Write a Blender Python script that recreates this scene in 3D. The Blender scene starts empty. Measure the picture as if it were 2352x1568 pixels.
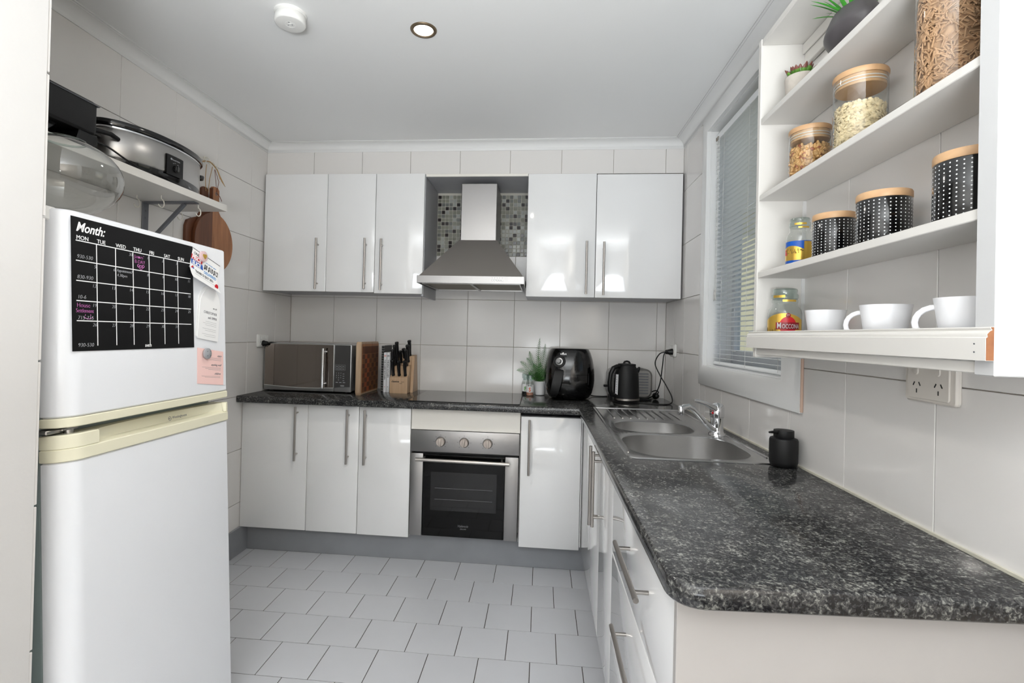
import bpy, bmesh, math, random
from mathutils import Vector, Matrix
R = math.radians
SC = bpy.context.scene
COL = SC.collection
rnd = random.Random(7)

# ------------------------------------------------------------------ camera
cam_d = bpy.data.cameras.new('camera')
cam = bpy.data.objects.new('camera', cam_d)
COL.objects.link(cam)
SC.camera = cam
F_PX = 1150.4785
cam_d.sensor_width = 36.0
cam_d.sensor_fit = 'HORIZONTAL'
cam_d.lens = F_PX / 2352 * 36
cam_d.shift_x = 39.257 / 2352
cam_d.shift_y = -23.584 / 2352
cam_d.clip_start = 0.01
yaw, pit, rol = -0.09197, 0.00681, 0.02386
cf = Vector((math.sin(yaw)*math.cos(pit), math.cos(yaw)*math.cos(pit), math.sin(pit)))
cr = Vector((math.cos(yaw), -math.sin(yaw), 0))
cu = cr.cross(cf)
r2 = cr*math.cos(rol) + cu*math.sin(rol)
u2 = -cr*math.sin(rol) + cu*math.cos(rol)
m = Matrix((r2, u2, -cf)).transposed().to_4x4()
m.translation = Vector((1.67108, -3.2126, 1.26461))
cam.matrix_world = m

# ------------------------------------------------------------------ world, lights, exposure
w = bpy.data.worlds.new('world')
SC.world = w
w.use_nodes = True
nt = w.node_tree
bg = nt.nodes['Background']
sky = nt.nodes.new('ShaderNodeTexSky')
sky.sky_type = 'HOSEK_WILKIE'
sky.sun_direction = Vector((0.5, 0.6, 0.62)).normalized()
sky.turbidity = 7.0
nt.links.new(sky.outputs[0], bg.inputs[0])
bg.inputs[1].default_value = 4.0

def area(name, loc, target, sx, sy, power, color=(1, 1, 1)):
    l = bpy.data.lights.new(name, 'AREA')
    l.shape = 'RECTANGLE'; l.size = sx; l.size_y = sy
    l.energy = power; l.color = color
    o = bpy.data.objects.new(name, l)
    COL.objects.link(o)
    o.location = loc
    d = Vector(target) - Vector(loc)
    o.rotation_euler = d.to_track_quat('-Z', 'Y').to_euler()
    return o
# the flash bounced off the ceiling just behind the photographer, and an added upward fill light in the unseen room behind
area('flash_up', (1.75, -4.0, 1.1), (1.75, -4.0001, 2.376), 0.6, 0.6, 96, (0.93, 0.972, 1.0))
area('rear_fill_up', (1.55, -6.7, 0.5), (1.55, -6.7001, 2.376), 1.6, 4.4, 185, (0.90, 0.955, 1.0))
sp = bpy.data.lights.new('downlight_beam', 'SPOT')
sp.energy = 22; sp.spot_size = R(150); sp.spot_blend = 1.0; sp.color = (1.0, 0.95, 0.88); sp.shadow_soft_size = 0.03
sn = bpy.data.lights.new('sun', 'SUN'); sn.energy = 3.0; sn.angle = R(3)
sno = bpy.data.objects.new('sun', sn); COL.objects.link(sno); sno.rotation_euler = Vector((0.4, 0.5, -0.75)).to_track_quat('-Z', 'Y').to_euler()
so = bpy.data.objects.new('downlight_beam', sp); COL.objects.link(so); so.location = (1.216, -1.415, 2.352)

SC.view_settings.view_transform = 'Standard'
SC.view_settings.look = 'None'
SC.view_settings.exposure = 0.14
SC.view_settings.gamma = 1.0
SC.view_settings.use_curve_mapping = False
SC.cycles.use_denoising = True
SC.cycles.max_bounces = 10
SC.cycles.transparent_max_bounces = 24
SC.cycles.caustics_reflective = False
SC.cycles.caustics_refractive = False

# ------------------------------------------------------------------ materials
def srgb(r, g, b):
    f = lambda c: (c/255/12.92) if c/255 <= 0.04045 else ((c/255+0.055)/1.055)**2.4
    return (f(r), f(g), f(b), 1)

def mat(name, col, rough=0.5, metal=0.0, coat=0.0, bump=0.0, bscale=60.0, var=0.0, objvar=0.0, spec=0.5, stretch=None, vscale=None, emit=None, alpha=None, rvar=0.0, cr=0.06, aniso=0.0):
    M = bpy.data.materials.new(name); M.use_nodes = True
    n = M.node_tree.nodes; L = M.node_tree.links
    b = n['Principled BSDF']
    b.inputs['Base Color'].default_value = col
    b.inputs['Roughness'].default_value = rough
    b.inputs['Metallic'].default_value = metal
    b.inputs['Specular IOR Level'].default_value = spec
    b.inputs['Coat Weight'].default_value = coat
    b.inputs['Coat Roughness'].default_value = cr
    if aniso: b.inputs['Anisotropic'].default_value = aniso
    if emit:
        b.inputs['Emission Color'].default_value = emit[0]
        b.inputs['Emission Strength'].default_value = emit[1]
    if bump or var or rvar:
        tc = n.new('ShaderNodeTexCoord'); mp = n.new('ShaderNodeMapping')
        L.new(tc.outputs['Object'], mp.inputs[0])
        if stretch: mp.inputs['Scale'].default_value = stretch
        nz = n.new('ShaderNodeTexNoise'); nz.inputs['Scale'].default_value = bscale; nz.inputs['Detail'].default_value = 4
        L.new(mp.outputs[0], nz.inputs['Vector'])
    if bump:
        bp = n.new('ShaderNodeBump'); bp.inputs['Strength'].default_value = bump; bp.inputs['Distance'].default_value = 0.002
        L.new(nz.outputs[0], bp.inputs['Height']); L.new(bp.outputs[0], b.inputs['Normal'])
    if rvar:
        mr = n.new('ShaderNodeMapRange'); mr.inputs[3].default_value = max(0.02, rough-rvar); mr.inputs[4].default_value = rough+rvar
        L.new(nz.outputs[0], mr.inputs[0]); L.new(mr.outputs[0], b.inputs['Roughness'])
    if var or objvar:
        hs = n.new('ShaderNodeHueSaturation'); hs.inputs['Color'].default_value = col
        src = None
        if var:
            nz2 = n.new('ShaderNodeTexNoise'); nz2.inputs['Scale'].default_value = vscale or bscale; nz2.inputs['Detail'].default_value = 5
            L.new(mp.outputs[0], nz2.inputs['Vector'])
            m1 = n.new('ShaderNodeMapRange'); m1.inputs[1].default_value = 0.3; m1.inputs[2].default_value = 0.7
            m1.inputs[3].default_value = 1-var; m1.inputs[4].default_value = 1+var
            L.new(nz2.outputs[0], m1.inputs[0]); src = m1.outputs[0]
        if objvar:
            oi = n.new('ShaderNodeObjectInfo'); m2 = n.new('ShaderNodeMapRange')
            m2.inputs[3].default_value = 1-objvar; m2.inputs[4].default_value = 1+objvar
            L.new(oi.outputs['Random'], m2.inputs[0])
            if src:
                mu = n.new('ShaderNodeMath'); mu.operation = 'MULTIPLY'
                L.new(src, mu.inputs[0]); L.new(m2.outputs[0], mu.inputs[1]); src = mu.outputs[0]
            else: src = m2.outputs[0]
        L.new(src, hs.inputs['Value']); L.new(hs.outputs[0], b.inputs['Base Color'])
    return M

def wood(name, c1, c2, axis='z', scale=18, rough=0.5, objvar=0.0):
    M = mat(name, c1, rough)
    n = M.node_tree.nodes; L = M.node_tree.links; b = n['Principled BSDF']
    tc = n.new('ShaderNodeTexCoord'); mp = n.new('ShaderNodeMapping')
    s = {'x': (0.08, 1, 1), 'y': (1, 0.08, 1), 'z': (1, 1, 0.08)}[axis]
    mp.inputs['Scale'].default_value = s
    nz = n.new('ShaderNodeTexNoise'); nz.inputs['Scale'].default_value = scale*5; nz.inputs['Detail'].default_value = 6; nz.inputs['Distortion'].default_value = 0.6
    rp = n.new('ShaderNodeValToRGB'); rp.color_ramp.elements[0].color = c1; rp.color_ramp.elements[1].color = c2
    rp.color_ramp.elements[0].position = 0.35; rp.color_ramp.elements[1].position = 0.65
    L.new(tc.outputs['Object'], mp.inputs[0]); L.new(mp.outputs[0], nz.inputs['Vector']); L.new(nz.outputs[0], rp.inputs[0])
    if objvar:
        oi = n.new('ShaderNodeObjectInfo'); m2 = n.new('ShaderNodeMapRange'); hs = n.new('ShaderNodeHueSaturation')
        m2.inputs[3].default_value = 1-objvar; m2.inputs[4].default_value = 1+objvar
        L.new(oi.outputs['Random'], m2.inputs[0]); L.new(m2.outputs[0], hs.inputs['Value'])
        L.new(rp.outputs[0], hs.inputs['Color']); L.new(hs.outputs[0], b.inputs['Base Color'])
    else:
        L.new(rp.outputs[0], b.inputs['Base Color'])
    return M

def glass(name, tint=(0.96, 0.98, 0.97, 1), refl=1.0, rough=0.02):
    M = bpy.data.materials.new(name); M.use_nodes = True
    n = M.node_tree.nodes; L = M.node_tree.links; n.clear()
    o = n.new('ShaderNodeOutputMaterial'); t = n.new('ShaderNodeBsdfTransparent'); g = n.new('ShaderNodeBsdfGlossy')
    t.inputs[0].default_value = tint; g.inputs['Roughness'].default_value = rough
    fr = n.new('ShaderNodeLayerWeight'); pw = n.new('ShaderNodeMath'); pw.operation = 'POWER'; pw.inputs[1].default_value = 4.0
    fm = n.new('ShaderNodeMath'); fm.operation = 'MULTIPLY_ADD'; fm.inputs[1].default_value = 0.8; fm.inputs[2].default_value = 0.045
    L.new(fr.outputs['Facing'], pw.inputs[0]); L.new(pw.outputs[0], fm.inputs[0])
    mu = n.new('ShaderNodeMath'); mu.operation = 'MULTIPLY'; mu.inputs[1].default_value = refl
    mx = n.new('ShaderNodeMixShader')
    L.new(fm.outputs[0], mu.inputs[0]); L.new(mu.outputs[0], mx.inputs[0]); L.new(t.outputs[0], mx.inputs[1]); L.new(g.outputs[0], mx.inputs[2])
    L.new(mx.outputs[0], o.inputs[0])
    return M

def granite():
    M = mat('granite_laminate', (0.02, 0.02, 0.02, 1), 0.13, coat=0.0, spec=0.5)
    n = M.node_tree.nodes; L = M.node_tree.links; b = n['Principled BSDF']
    tc = n.new('ShaderNodeTexCoord')
    n1 = n.new('ShaderNodeTexNoise'); n1.inputs['Scale'].default_value = 165; n1.inputs['Detail'].default_value = 3.5; n1.inputs['Roughness'].default_value = 0.6; n1.inputs['Distortion'].default_value = 0.7
    n2 = n.new('ShaderNodeTexNoise'); n2.inputs['Scale'].default_value = 34; n2.inputs['Detail'].default_value = 3
    for q in (n1, n2): L.new(tc.outputs['Object'], q.inputs['Vector'])
    ad = n.new('ShaderNodeMath'); ad.operation = 'MULTIPLY_ADD'; ad.inputs[1].default_value = 0.35
    L.new(n2.outputs[0], ad.inputs[0]); L.new(n1.outputs[0], ad.inputs[2])
    rp = n.new('ShaderNodeValToRGB'); e = rp.color_ramp.elements
    e[0].position = 0.58; e[0].color = srgb(27, 27, 29)
    e[1].position = 0.86; e[1].color = srgb(128, 128, 123)
    e.new(0.68).color = srgb(52, 52, 53); e.new(0.77).color = srgb(78, 78, 76)
    L.new(ad.outputs[0], rp.inputs[0]); L.new(rp.outputs[0], b.inputs['Base Color'])
    return M

X = {}
X['tile'] = mat('wall_tile_glaze', srgb(224, 221, 218), 0.12, bump=0.06, bscale=7, objvar=0.015, spec=0.5)
X['grout'] = mat('wall_grout', srgb(188, 178, 166), 0.9, var=0.12, bscale=40)
X['ftile'] = mat('floor_tile_glaze', srgb(200, 201, 205), 0.32, bump=0.05, bscale=20, objvar=0.02, var=0.012, vscale=9)
X['fgrout'] = mat('floor_grout', srgb(62, 56, 50), 0.9, var=0.2, bscale=50)
X['ceil'] = mat('ceiling_paint', srgb(232, 232, 231), 0.7, bump=0.03, bscale=30)
X['cove'] = mat('cornice_paint', srgb(226, 226, 225), 0.55)
X['plaster'] = mat('nib_wall_paint', srgb(206, 204, 202), 0.7, bump=0.12, bscale=120)
X['gloss'] = mat('white_gloss_door', srgb(238, 238, 238), 0.09, coat=0.6, cr=0.03, var=0.008, bscale=6)
X['edge'] = mat('white_board', srgb(214, 212, 208), 0.45)
X['grey_in'] = mat('grey_carcass', srgb(176, 176, 180), 0.4, var=0.03, bscale=14)
X['cream'] = mat('cream_board', srgb(236, 232, 224), 0.4)
X['painted'] = mat('painted_shelf_white', srgb(216, 213, 208), 0.38, bump=0.05, bscale=30, var=0.01, vscale=12)
X['painted_dimmed'] = mat('painted_shelf_white_dimmed', srgb(196, 196, 196), 0.4, bump=0.05, bscale=30, var=0.012, vscale=8)  # same shelf paint, colour darkened to hold down strong light on near side panel
X['endpanel_shaded'] = mat('end_panel_white_shaded', srgb(178, 174, 171), 0.4, var=0.01, bscale=5)  # panel colour lowered to carry the shade under the benchtop overhang
X['rawpine'] = wood('raw_timber_end', srgb(150, 98, 62), srgb(128, 78, 48), 'y', 6)
X['kick'] = mat('grey_kickboard', srgb(144, 146, 150), 0.35, var=0.05, bscale=9)
X['granite'] = granite()
X['steel'] = mat('brushed_steel', srgb(178, 176, 174), 0.32, metal=1.0, rvar=0.06, bscale=90, stretch=(1, 1, 12))
X['steel_h'] = mat('brushed_steel_hood', srgb(164, 162, 161), 0.38, metal=1.0, rvar=0.08, bscale=60, stretch=(0.4, 6, 12))
X['hooddark'] = mat('hood_cone_steel', srgb(150, 145, 141), 0.42, metal=0.9, rvar=0.05, bscale=300)
X['handle'] = mat('satin_nickel_bar', srgb(176, 171, 166), 0.3, metal=1.0)
X['chrome'] = mat('chrome', srgb(215, 216, 218), 0.07, metal=1.0)
X['sink'] = mat('sink_steel', srgb(190, 190, 190), 0.22, metal=1.0, rvar=0.08, bscale=50)
X['bowlsteel'] = mat('sink_bowl_steel', srgb(186, 185, 184), 0.34, metal=1.0, rvar=0.06, bscale=70)
X['blackglass'] = mat('black_glass', srgb(12, 12, 13), 0.03, spec=0.6)
X['ovenglass'] = mat('oven_glass', srgb(7, 7, 7), 0.05, spec=0.22)
X['ovenwin'] = mat('oven_window_glass', srgb(26, 26, 27), 0.05, spec=0.4)
X['black'] = mat('black_plastic', srgb(14, 14, 15), 0.38, spec=0.35)
X['blackgloss'] = mat('black_gloss_plastic', srgb(8, 8, 9), 0.12, coat=0.3)
X['blackmatte'] = mat('black_matte', srgb(15, 15, 16), 0.52, spec=0.35, bump=0.03, bscale=300)
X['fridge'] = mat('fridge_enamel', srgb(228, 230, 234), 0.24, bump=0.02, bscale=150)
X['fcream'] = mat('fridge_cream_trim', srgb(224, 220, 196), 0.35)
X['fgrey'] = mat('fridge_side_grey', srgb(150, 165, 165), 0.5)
X['white'] = mat('white_plastic', srgb(232, 231, 228), 0.35)
X['offw'] = mat('aged_white_plastic', srgb(214, 208, 200), 0.4)
X['ceramic'] = mat('white_ceramic', srgb(232, 232, 234), 0.3)
X['mirror'] = mat('mirrored_door_glass', srgb(128, 120, 114), 0.06, metal=1.0)
X['pale'] = mat('pale_silver_trim', srgb(205, 205, 205), 0.3, metal=0.4)
X['silver'] = mat('silver_plastic', srgb(165, 165, 165), 0.3, metal=0.7)
X['mwpanel'] = mat('dark_grey_panel', srgb(62, 61, 61), 0.25)
X['bamboo'] = wood('bamboo_lid', srgb(200, 162, 122), srgb(186, 146, 106), 'y', 5, 0.5)
X['maple'] = wood('maple_wood', srgb(180, 156, 130), srgb(164, 138, 112), 'z', 8, 0.5)
X['blockw'] = wood('knife_block_wood', srgb(192, 162, 132), srgb(176, 146, 114), 'z', 10, 0.45)
X['walnut'] = wood('walnut_strip', srgb(110, 66, 38), srgb(82, 46, 26), 'z', 8, 0.5)
X['acacia'] = wood('acacia_wood', srgb(172, 118, 78), srgb(142, 92, 58), 'z', 8, 0.5)
X['acacia2'] = wood('dark_acacia_wood', srgb(112, 66, 40), srgb(88, 50, 30), 'z', 8, 0.5)
X['endgrain1'] = wood('end_grain_dark', srgb(96, 58, 34), srgb(74, 42, 26), 'z', 14, 0.5, 0.15)
X['endgrain2'] = wood('end_grain_red', srgb(164, 86, 50), srgb(140, 68, 38), 'z', 14, 0.5, 0.12)
X['endgrain3'] = wood('end_grain_brown', srgb(126, 82, 48), srgb(104, 66, 38), 'z', 14, 0.5, 0.15)
X['glass'] = glass('clear_glass', (0.93, 0.95, 0.94, 1), 1.6)
X['bowlglass'] = glass('bowl_glass', (0.92, 0.93, 0.92, 1), 2.2)
X['pane'] = glass('window_glass', (0.97, 0.98, 0.98, 1), 0.8)
X['thickglass'] = glass('green_tinted_glass', (0.80, 0.86, 0.84, 1), 1.8)
X['slat'] = mat('aluminium_slat', srgb(238, 240, 241), 0.35, spec=0.5)
X['cord'] = mat('blind_cord', srgb(214, 213, 210), 0.7)
X['jamb'] = mat('window_paint', srgb(228, 228, 227), 0.35)
X['sash'] = mat('sash_paint', srgb(205, 208, 212), 0.4)
X['leaf'] = mat('fern_green', srgb(66, 118, 52), 0.5, var=0.35, bscale=40)
X['leaf2'] = mat('succulent_green', srgb(92, 140, 52), 0.4, var=0.3, bscale=60)
X['leafred'] = mat('succulent_red_tip', srgb(120, 70, 62), 0.4)
X['spike'] = mat('spiky_green', srgb(62, 140, 48), 0.4, var=0.3, bscale=30)
X['concrete'] = mat('concrete_pot', srgb(196, 188, 178), 0.8, bump=0.15, bscale=90, var=0.06)
X['slate'] = mat('dark_ceramic_pot', srgb(74, 70, 72), 0.42, var=0.25, bscale=16)
X['nut1'] = mat('peanut', srgb(206, 160, 104), 0.5, var=0.2, bscale=60)
X['nut2'] = mat('brown_nut', srgb(150, 84, 52), 0.45, var=0.2, bscale=60)
X['oat'] = mat('oat_flake', srgb(226, 206, 168), 0.7, var=0.2, bscale=90)
X['bran'] = mat('bran_stick', srgb(188, 148, 112), 0.7, var=0.15, bscale=60)
X['coffee'] = mat('coffee_granules', srgb(134, 78, 46), 0.8, bump=0.8, bscale=400, var=0.4, vscale=500)
X['gold'] = mat('gold_foil', srgb(222, 182, 84), 0.28, metal=0.75)
X['golddk'] = mat('gold_print', srgb(128, 98, 38), 0.5)
X['blue'] = mat('blue_print', srgb(20, 84, 176), 0.35)
X['red'] = mat('red_print', srgb(196, 22, 36), 0.35)
X['dred'] = mat('dark_red_print', srgb(140, 16, 30), 0.35)
X['ink'] = mat('black_ink', srgb(26, 26, 28), 0.6)
X['greyink'] = mat('grey_ink', srgb(120, 120, 124), 0.6)
X['wink'] = mat('white_ink', srgb(240, 240, 240), 0.6)
X['chalk'] = mat('chalk_grey_ink', srgb(170, 172, 176), 0.7)
X['pinkink'] = mat('pink_chalk', srgb(206, 120, 190), 0.7)
X['bluetxt'] = mat('light_blue_print', srgb(64, 140, 200), 0.5)
X['paper'] = mat('white_paper', srgb(232, 232, 232), 0.6)
X['pink'] = mat('pink_paper', srgb(242, 204, 198), 0.6)
X['vinyl'] = mat('black_magnet_sheet', srgb(9, 9, 10), 0.38, spec=0.25)
X['rose'] = mat('rose_enamel', srgb(206, 178, 180), 0.25, coat=0.4)
X['greymag'] = mat('grey_glass_magnet', srgb(150, 152, 156), 0.2, coat=0.5)
X['bracket'] = mat('grey_steel_bracket', srgb(108, 110, 116), 0.45, metal=0.3)
X['hook'] = mat('white_hook', srgb(226, 222, 212), 0.35)
X['twine'] = mat('jute_twine', srgb(176, 142, 100), 0.85)
X['leather'] = mat('brown_leather', srgb(110, 58, 38), 0.6)
X['bookw'] = mat('book_spine', srgb(214, 215, 218), 0.5)
X['bookblack'] = mat('black_book', srgb(26, 26, 26), 0.5)
X['salt'] = mat('pink_salt', srgb(206, 150, 130), 0.7)
X['orange'] = mat('orange_print', srgb(214, 96, 62), 0.5)
X['greenp'] = mat('green_print', srgb(90, 160, 70), 0.5)
X['knob'] = mat('oven_knob', srgb(184, 174, 166), 0.35, metal=0.4)
X['toaster'] = mat('toaster_grey', srgb(136, 134, 132), 0.32, metal=0.6)
X['lamp'] = mat('lamp_lens', srgb(255, 250, 240), 0.4, emit=((1.0, 0.93, 0.82, 1), 9.0))
X['bronze'] = mat('bronze_ring', srgb(120, 104, 84), 0.35, metal=0.7)
X['filter'] = mat('hood_filter_mesh', srgb(120, 112, 98), 0.5, metal=0.4, bump=0.6, bscale=500)
X['mos'] = [mat('mosaic_grey_green', srgb(132, 132, 120), 0.1, objvar=0.1), mat('mosaic_pale', srgb(160, 162, 156), 0.08, objvar=0.1, bump=0.15, bscale=200),
            mat('mosaic_dark', srgb(48, 42, 42), 0.08, objvar=0.1), mat('mosaic_mid', srgb(112, 114, 110), 0.12, objvar=0.1)]
X['mosgrout'] = mat('mosaic_grout', srgb(196, 192, 182), 0.9)
X['clad'] = mat('cream_cladding', srgb(226, 218, 180), 0.7)
X['claddk'] = mat('timber_batten', srgb(140, 116, 86), 0.7)
X['wallgrey'] = mat('grey_render_wall', srgb(118, 118, 120), 0.8)
X['rooftile'] = mat('terracotta_roof', srgb(168, 92, 76), 0.8, bump=0.4, bscale=20, var=0.2)
X['grass'] = mat('yard_paving', srgb(120, 124, 104), 0.9, var=0.2, bscale=6)
X['tree'] = mat('tree_foliage', srgb(58, 84, 46), 0.8, var=0.4, bscale=12)
X['silicone'] = mat('aged_silicone', srgb(206, 202, 186), 0.4, var=0.1, bscale=30)
X['rust'] = mat('peeling_caulk', srgb(196, 168, 150), 0.7)

# ------------------------------------------------------------------ mesh builder
ROOT = {}
def rootloc(p):
    v = Vector((0, 0, 0))
    while p is not None:
        v += p.location; p = p.parent
    return v

class MB:
    def __init__(s): s.v = []; s.f = []; s.mi = []; s.bv = False
    def add(s, vs, fs, M=None, mi=0):
        k = len(s.v)
        for q in vs:
            q = Vector(q)
            s.v.append(M @ q if M else q)
        for f in fs:
            s.f.append([i+k for i in f]); s.mi.append(mi)
        return s
    def box(s, x0, x1, y0, y1, z0, z1, bev=0.0, seg=1, M=None, mi=0):
        if x0 > x1: x0, x1 = x1, x0
        if y0 > y1: y0, y1 = y1, y0
        if z0 > z1: z0, z1 = z1, z0
        if bev <= 0:
            vs = [(x, y, z) for x in (x0, x1) for y in (y0, y1) for z in (z0, z1)]
            fs = [(0, 1, 3, 2), (4, 6, 7, 5), (0, 4, 5, 1), (2, 3, 7, 6), (0, 2, 6, 4), (1, 5, 7, 3)]
            return s.add(vs, fs, M, mi)
        s.bv = True; bm = bmesh.new(); bmesh.ops.create_cube(bm, size=1)
        for v in bm.verts:
            v.co = Vector(((x0+x1)/2+v.co.x*(x1-x0), (y0+y1)/2+v.co.y*(y1-y0), (z0+z1)/2+v.co.z*(z1-z0)))
        bev = min(bev, 0.49*min(x1-x0, y1-y0, z1-z0))
        bmesh.ops.bevel(bm, geom=list(bm.edges), offset=bev, segments=seg, affect='EDGES', profile=0.5)
        bm.verts.index_update()
        s.add([v.co.copy() for v in bm.verts], [[v.index for v in f.verts] for f in bm.faces], M, mi)
        bm.free(); return s
    def cyl(s, p0, p1, r, n=16, r1=None, cap=True, M=None, mi=0):
        p0 = Vector(p0); p1 = Vector(p1); d = (p1-p0).normalized()
        a = d.orthogonal().normalized(); b = d.cross(a)
        r1 = r if r1 is None else r1
        vs = []
        for p, q in ((p0, r), (p1, r1)):
            for i in range(n):
                t = 2*math.pi*i/n; vs.append(p + (a*math.cos(t)+b*math.sin(t))*q)
        fs = [(i, (i+1) % n, n+(i+1) % n, n+i) for i in range(n)]
        if cap: fs += [tuple(range(n))[::-1], tuple(range(n, 2*n))]
        return s.add(vs, fs, M, mi)
    def lathe(s, prof, n=32, c=(0, 0, 0), sx=1.0, sy=1.0, M=None, mi=0, a0=0.0, a1=2*math.pi, power=2.0):
        full = abs(a1-a0-2*math.pi) < 1e-6
        m = n if full else n+1
        vs = []
        for (r, z) in prof:
            for i in range(m):
                t = a0+(a1-a0)*i/n
                ct, st = math.cos(t), math.sin(t)
                if power != 2.0:
                    k = (abs(ct)**power+abs(st)**power)**(-1/power); ct *= k; st *= k
                vs.append((c[0]+r*ct*sx, c[1]+r*st*sy, c[2]+z))
        fs = []
        for j in range(len(prof)-1):
            for i in range(n):
                a = j*m+i; b = j*m+(i+1) % m
                fs.append((a, b, b+m, a+m))
        return s.add(vs, fs, M, mi)
    def disc(s, c, r, n=32, up=True, sx=1, sy=1, M=None, mi=0):
        vs = [(c[0]+r*sx*math.cos(2*math.pi*i/n), c[1]+r*sy*math.sin(2*math.pi*i/n), c[2]) for i in range(n)]
        return s.add(vs, [tuple(range(n)) if up else tuple(range(n))[::-1]], M, mi)
    def tube(s, pts, r, n=8, M=None, closed=False, rs=None, mi=0):
        pts = [Vector(p) for p in pts]; L_ = len(pts)
        vs = []; a = None
        for i, p in enumerate(pts):
            if i == 0: d = pts[1]-pts[0]
            elif i == L_-1: d = pts[-1]-pts[-2]
            else: d = (pts[i+1]-pts[i]).normalized()+(pts[i]-pts[i-1]).normalized()
            if d.length < 1e-9: d = Vector((0, 0, 1))
            d.normalize()
            if a is None: a = d.orthogonal().normalized()
            a = (a-d*a.dot(d))
            if a.length < 1e-6: a = d.orthogonal()
            a.normalize(); b = d.cross(a)
            q = rs[i] if rs else r
            for k in range(n):
                t = 2*math.pi*k/n; vs.append(p+(a*math.cos(t)+b*math.sin(t))*q)
        fs = [(j*n+i, j*n+(i+1) % n, (j+1)*n+(i+1) % n, (j+1)*n+i) for j in range(L_-1) for i in range(n)]
        fs += [tuple(range(n))[::-1], tuple(range((L_-1)*n, L_*n))]
        return s.add(vs, fs, M, mi)
    def prism(s, poly, h0, h1, axis='z', M=None, mi=0, bev=0.0):
        # poly (a,b) extruded along axis; x: (y,z) ; y: (x,z) ; z: (x,y)
        def P(a, b, h):
            return {'x': (h, a, b), 'y': (a, h, b), 'z': (a, b, h)}[axis]
        n = len(poly)
        if bev > 0:
            s.bv = True
            inn = offset_poly(poly, -bev)
            sg = 1 if h1 > h0 else -1
            rings = [(inn, h0), (poly, h0+bev*sg), (poly, h1-bev*sg), (inn, h1)]
        else: rings = [(poly, h0), (poly, h1)]
        vs = [P(a, b, h) for pl, h in rings for a, b in pl]
        fs = [(j*n+i, j*n+(i+1) % n, (j+1)*n+(i+1) % n, (j+1)*n+i) for j in range(len(rings)-1) for i in range(n)]
        k = (len(rings)-1)*n
        fs += [tuple(range(n))[::-1], tuple(range(k, k+n))]
        return s.add(vs, fs, M, mi)
    def torus(s, c, R0, r, n=32, k=8, M=None, mi=0, sx=1, sy=1):
        vs = []; 
        for i in range(n):
            t = 2*math.pi*i/n
            for j in range(k):
                u = 2*math.pi*j/k
                vs.append((c[0]+(R0+r*math.cos(u))*math.cos(t)*sx, c[1]+(R0+r*math.cos(u))*math.sin(t)*sy, c[2]+r*math.sin(u)))
        fs = [(i*k+j, ((i+1) % n)*k+j, ((i+1) % n)*k+(j+1) % k, i*k+(j+1) % k) for i in range(n) for j in range(k)]
        return s.add(vs, fs, M, mi)
    def sphere(s, c, r, n=16, k=10, sc=(1, 1, 1), M=None, mi=0):
        vs = []
        for j in range(1, k):
            p = math.pi*j/k
            for i in range(n):
                t = 2*math.pi*i/n
                vs.append((c[0]+r*sc[0]*math.sin(p)*math.cos(t), c[1]+r*sc[1]*math.sin(p)*math.sin(t), c[2]+r*sc[2]*math.cos(p)))
        fs = [(j*n+i, (j+1)*n+i, (j+1)*n+(i+1) % n, j*n+(i+1) % n) for j in range(k-2) for i in range(n)]
        b = len(vs); vs += [(c[0], c[1], c[2]+r*sc[2]), (c[0], c[1], c[2]-r*sc[2])]
        fs += [(b, i, (i+1) % n) for i in range(n)] + [(b+1, (k-2)*n+(i+1) % n, (k-2)*n+i) for i in range(n)]
        return s.add(vs, fs, M, mi)
    def mesh(s, name, mats, smooth=True, off=None):
        me = bpy.data.meshes.new(name)
        o = off or Vector((0, 0, 0))
        me.from_pydata([tuple(q-o) for q in s.v], [], s.f)
        for m_ in (mats if isinstance(mats, (list, tuple)) else [mats]): me.materials.append(m_)
        if isinstance(mats, (list, tuple)) and len(mats) > 1:
            me.polygons.foreach_set('material_index', s.mi)
        if smooth:
            me.polygons.foreach_set('use_smooth', [True]*len(me.polygons))
            me.set_sharp_from_angle(angle=R(28 if s.bv else 46.5))
        me.update()
        return me
    def obj(s, name, mats, parent=None, world=True, smooth=True, fix=True, **props):
        off = rootloc(parent) if (world and parent) else None
        me = s.mesh(name, mats, smooth, off)
        if fix:
            bm = bmesh.new(); bm.from_mesh(me); bmesh.ops.recalc_face_normals(bm, faces=bm.faces); bm.to_mesh(me); bm.free()
        return link(name, me, parent, **props)

def link(name, me, parent=None, **props):
    o = bpy.data.objects.new(name, me)
    COL.objects.link(o)
    if parent: o.parent = parent
    for k, v in props.items(): o[k] = v
    return o

def offset_poly(poly, d):
    n = len(poly); out = []
    A = sum(poly[i][0]*poly[(i+1) % n][1]-poly[(i+1) % n][0]*poly[i][1] for i in range(n))
    sg = 1 if A > 0 else -1
    for i in range(n):
        p0 = Vector(poly[i-1]); p1 = Vector(poly[i]); p2 = Vector(poly[(i+1) % n])
        e1 = (p1-p0).normalized(); e2 = (p2-p1).normalized()
        n1 = Vector((e1.y, -e1.x))*sg; n2 = Vector((e2.y, -e2.x))*sg
        b = n1+n2
        if b.length < 1e-6: b = n1
        b.normalize(); k = d/max(0.3, b.dot(n1))
        out.append((p1.x+b.x*k, p1.y+b.y*k))
    return out

def rrect(x0, x1, y0, y1, r, n=5):
    pts = []
    for cx, cy, a in ((x1-r, y1-r, 0), (x0+r, y1-r, 90), (x0+r, y0+r, 180), (x1-r, y0+r, 270)):
        for i in range(n+1):
            t = R(a+90*i/n); pts.append((cx+r*math.cos(t), cy+r*math.sin(t)))
    return pts

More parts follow.
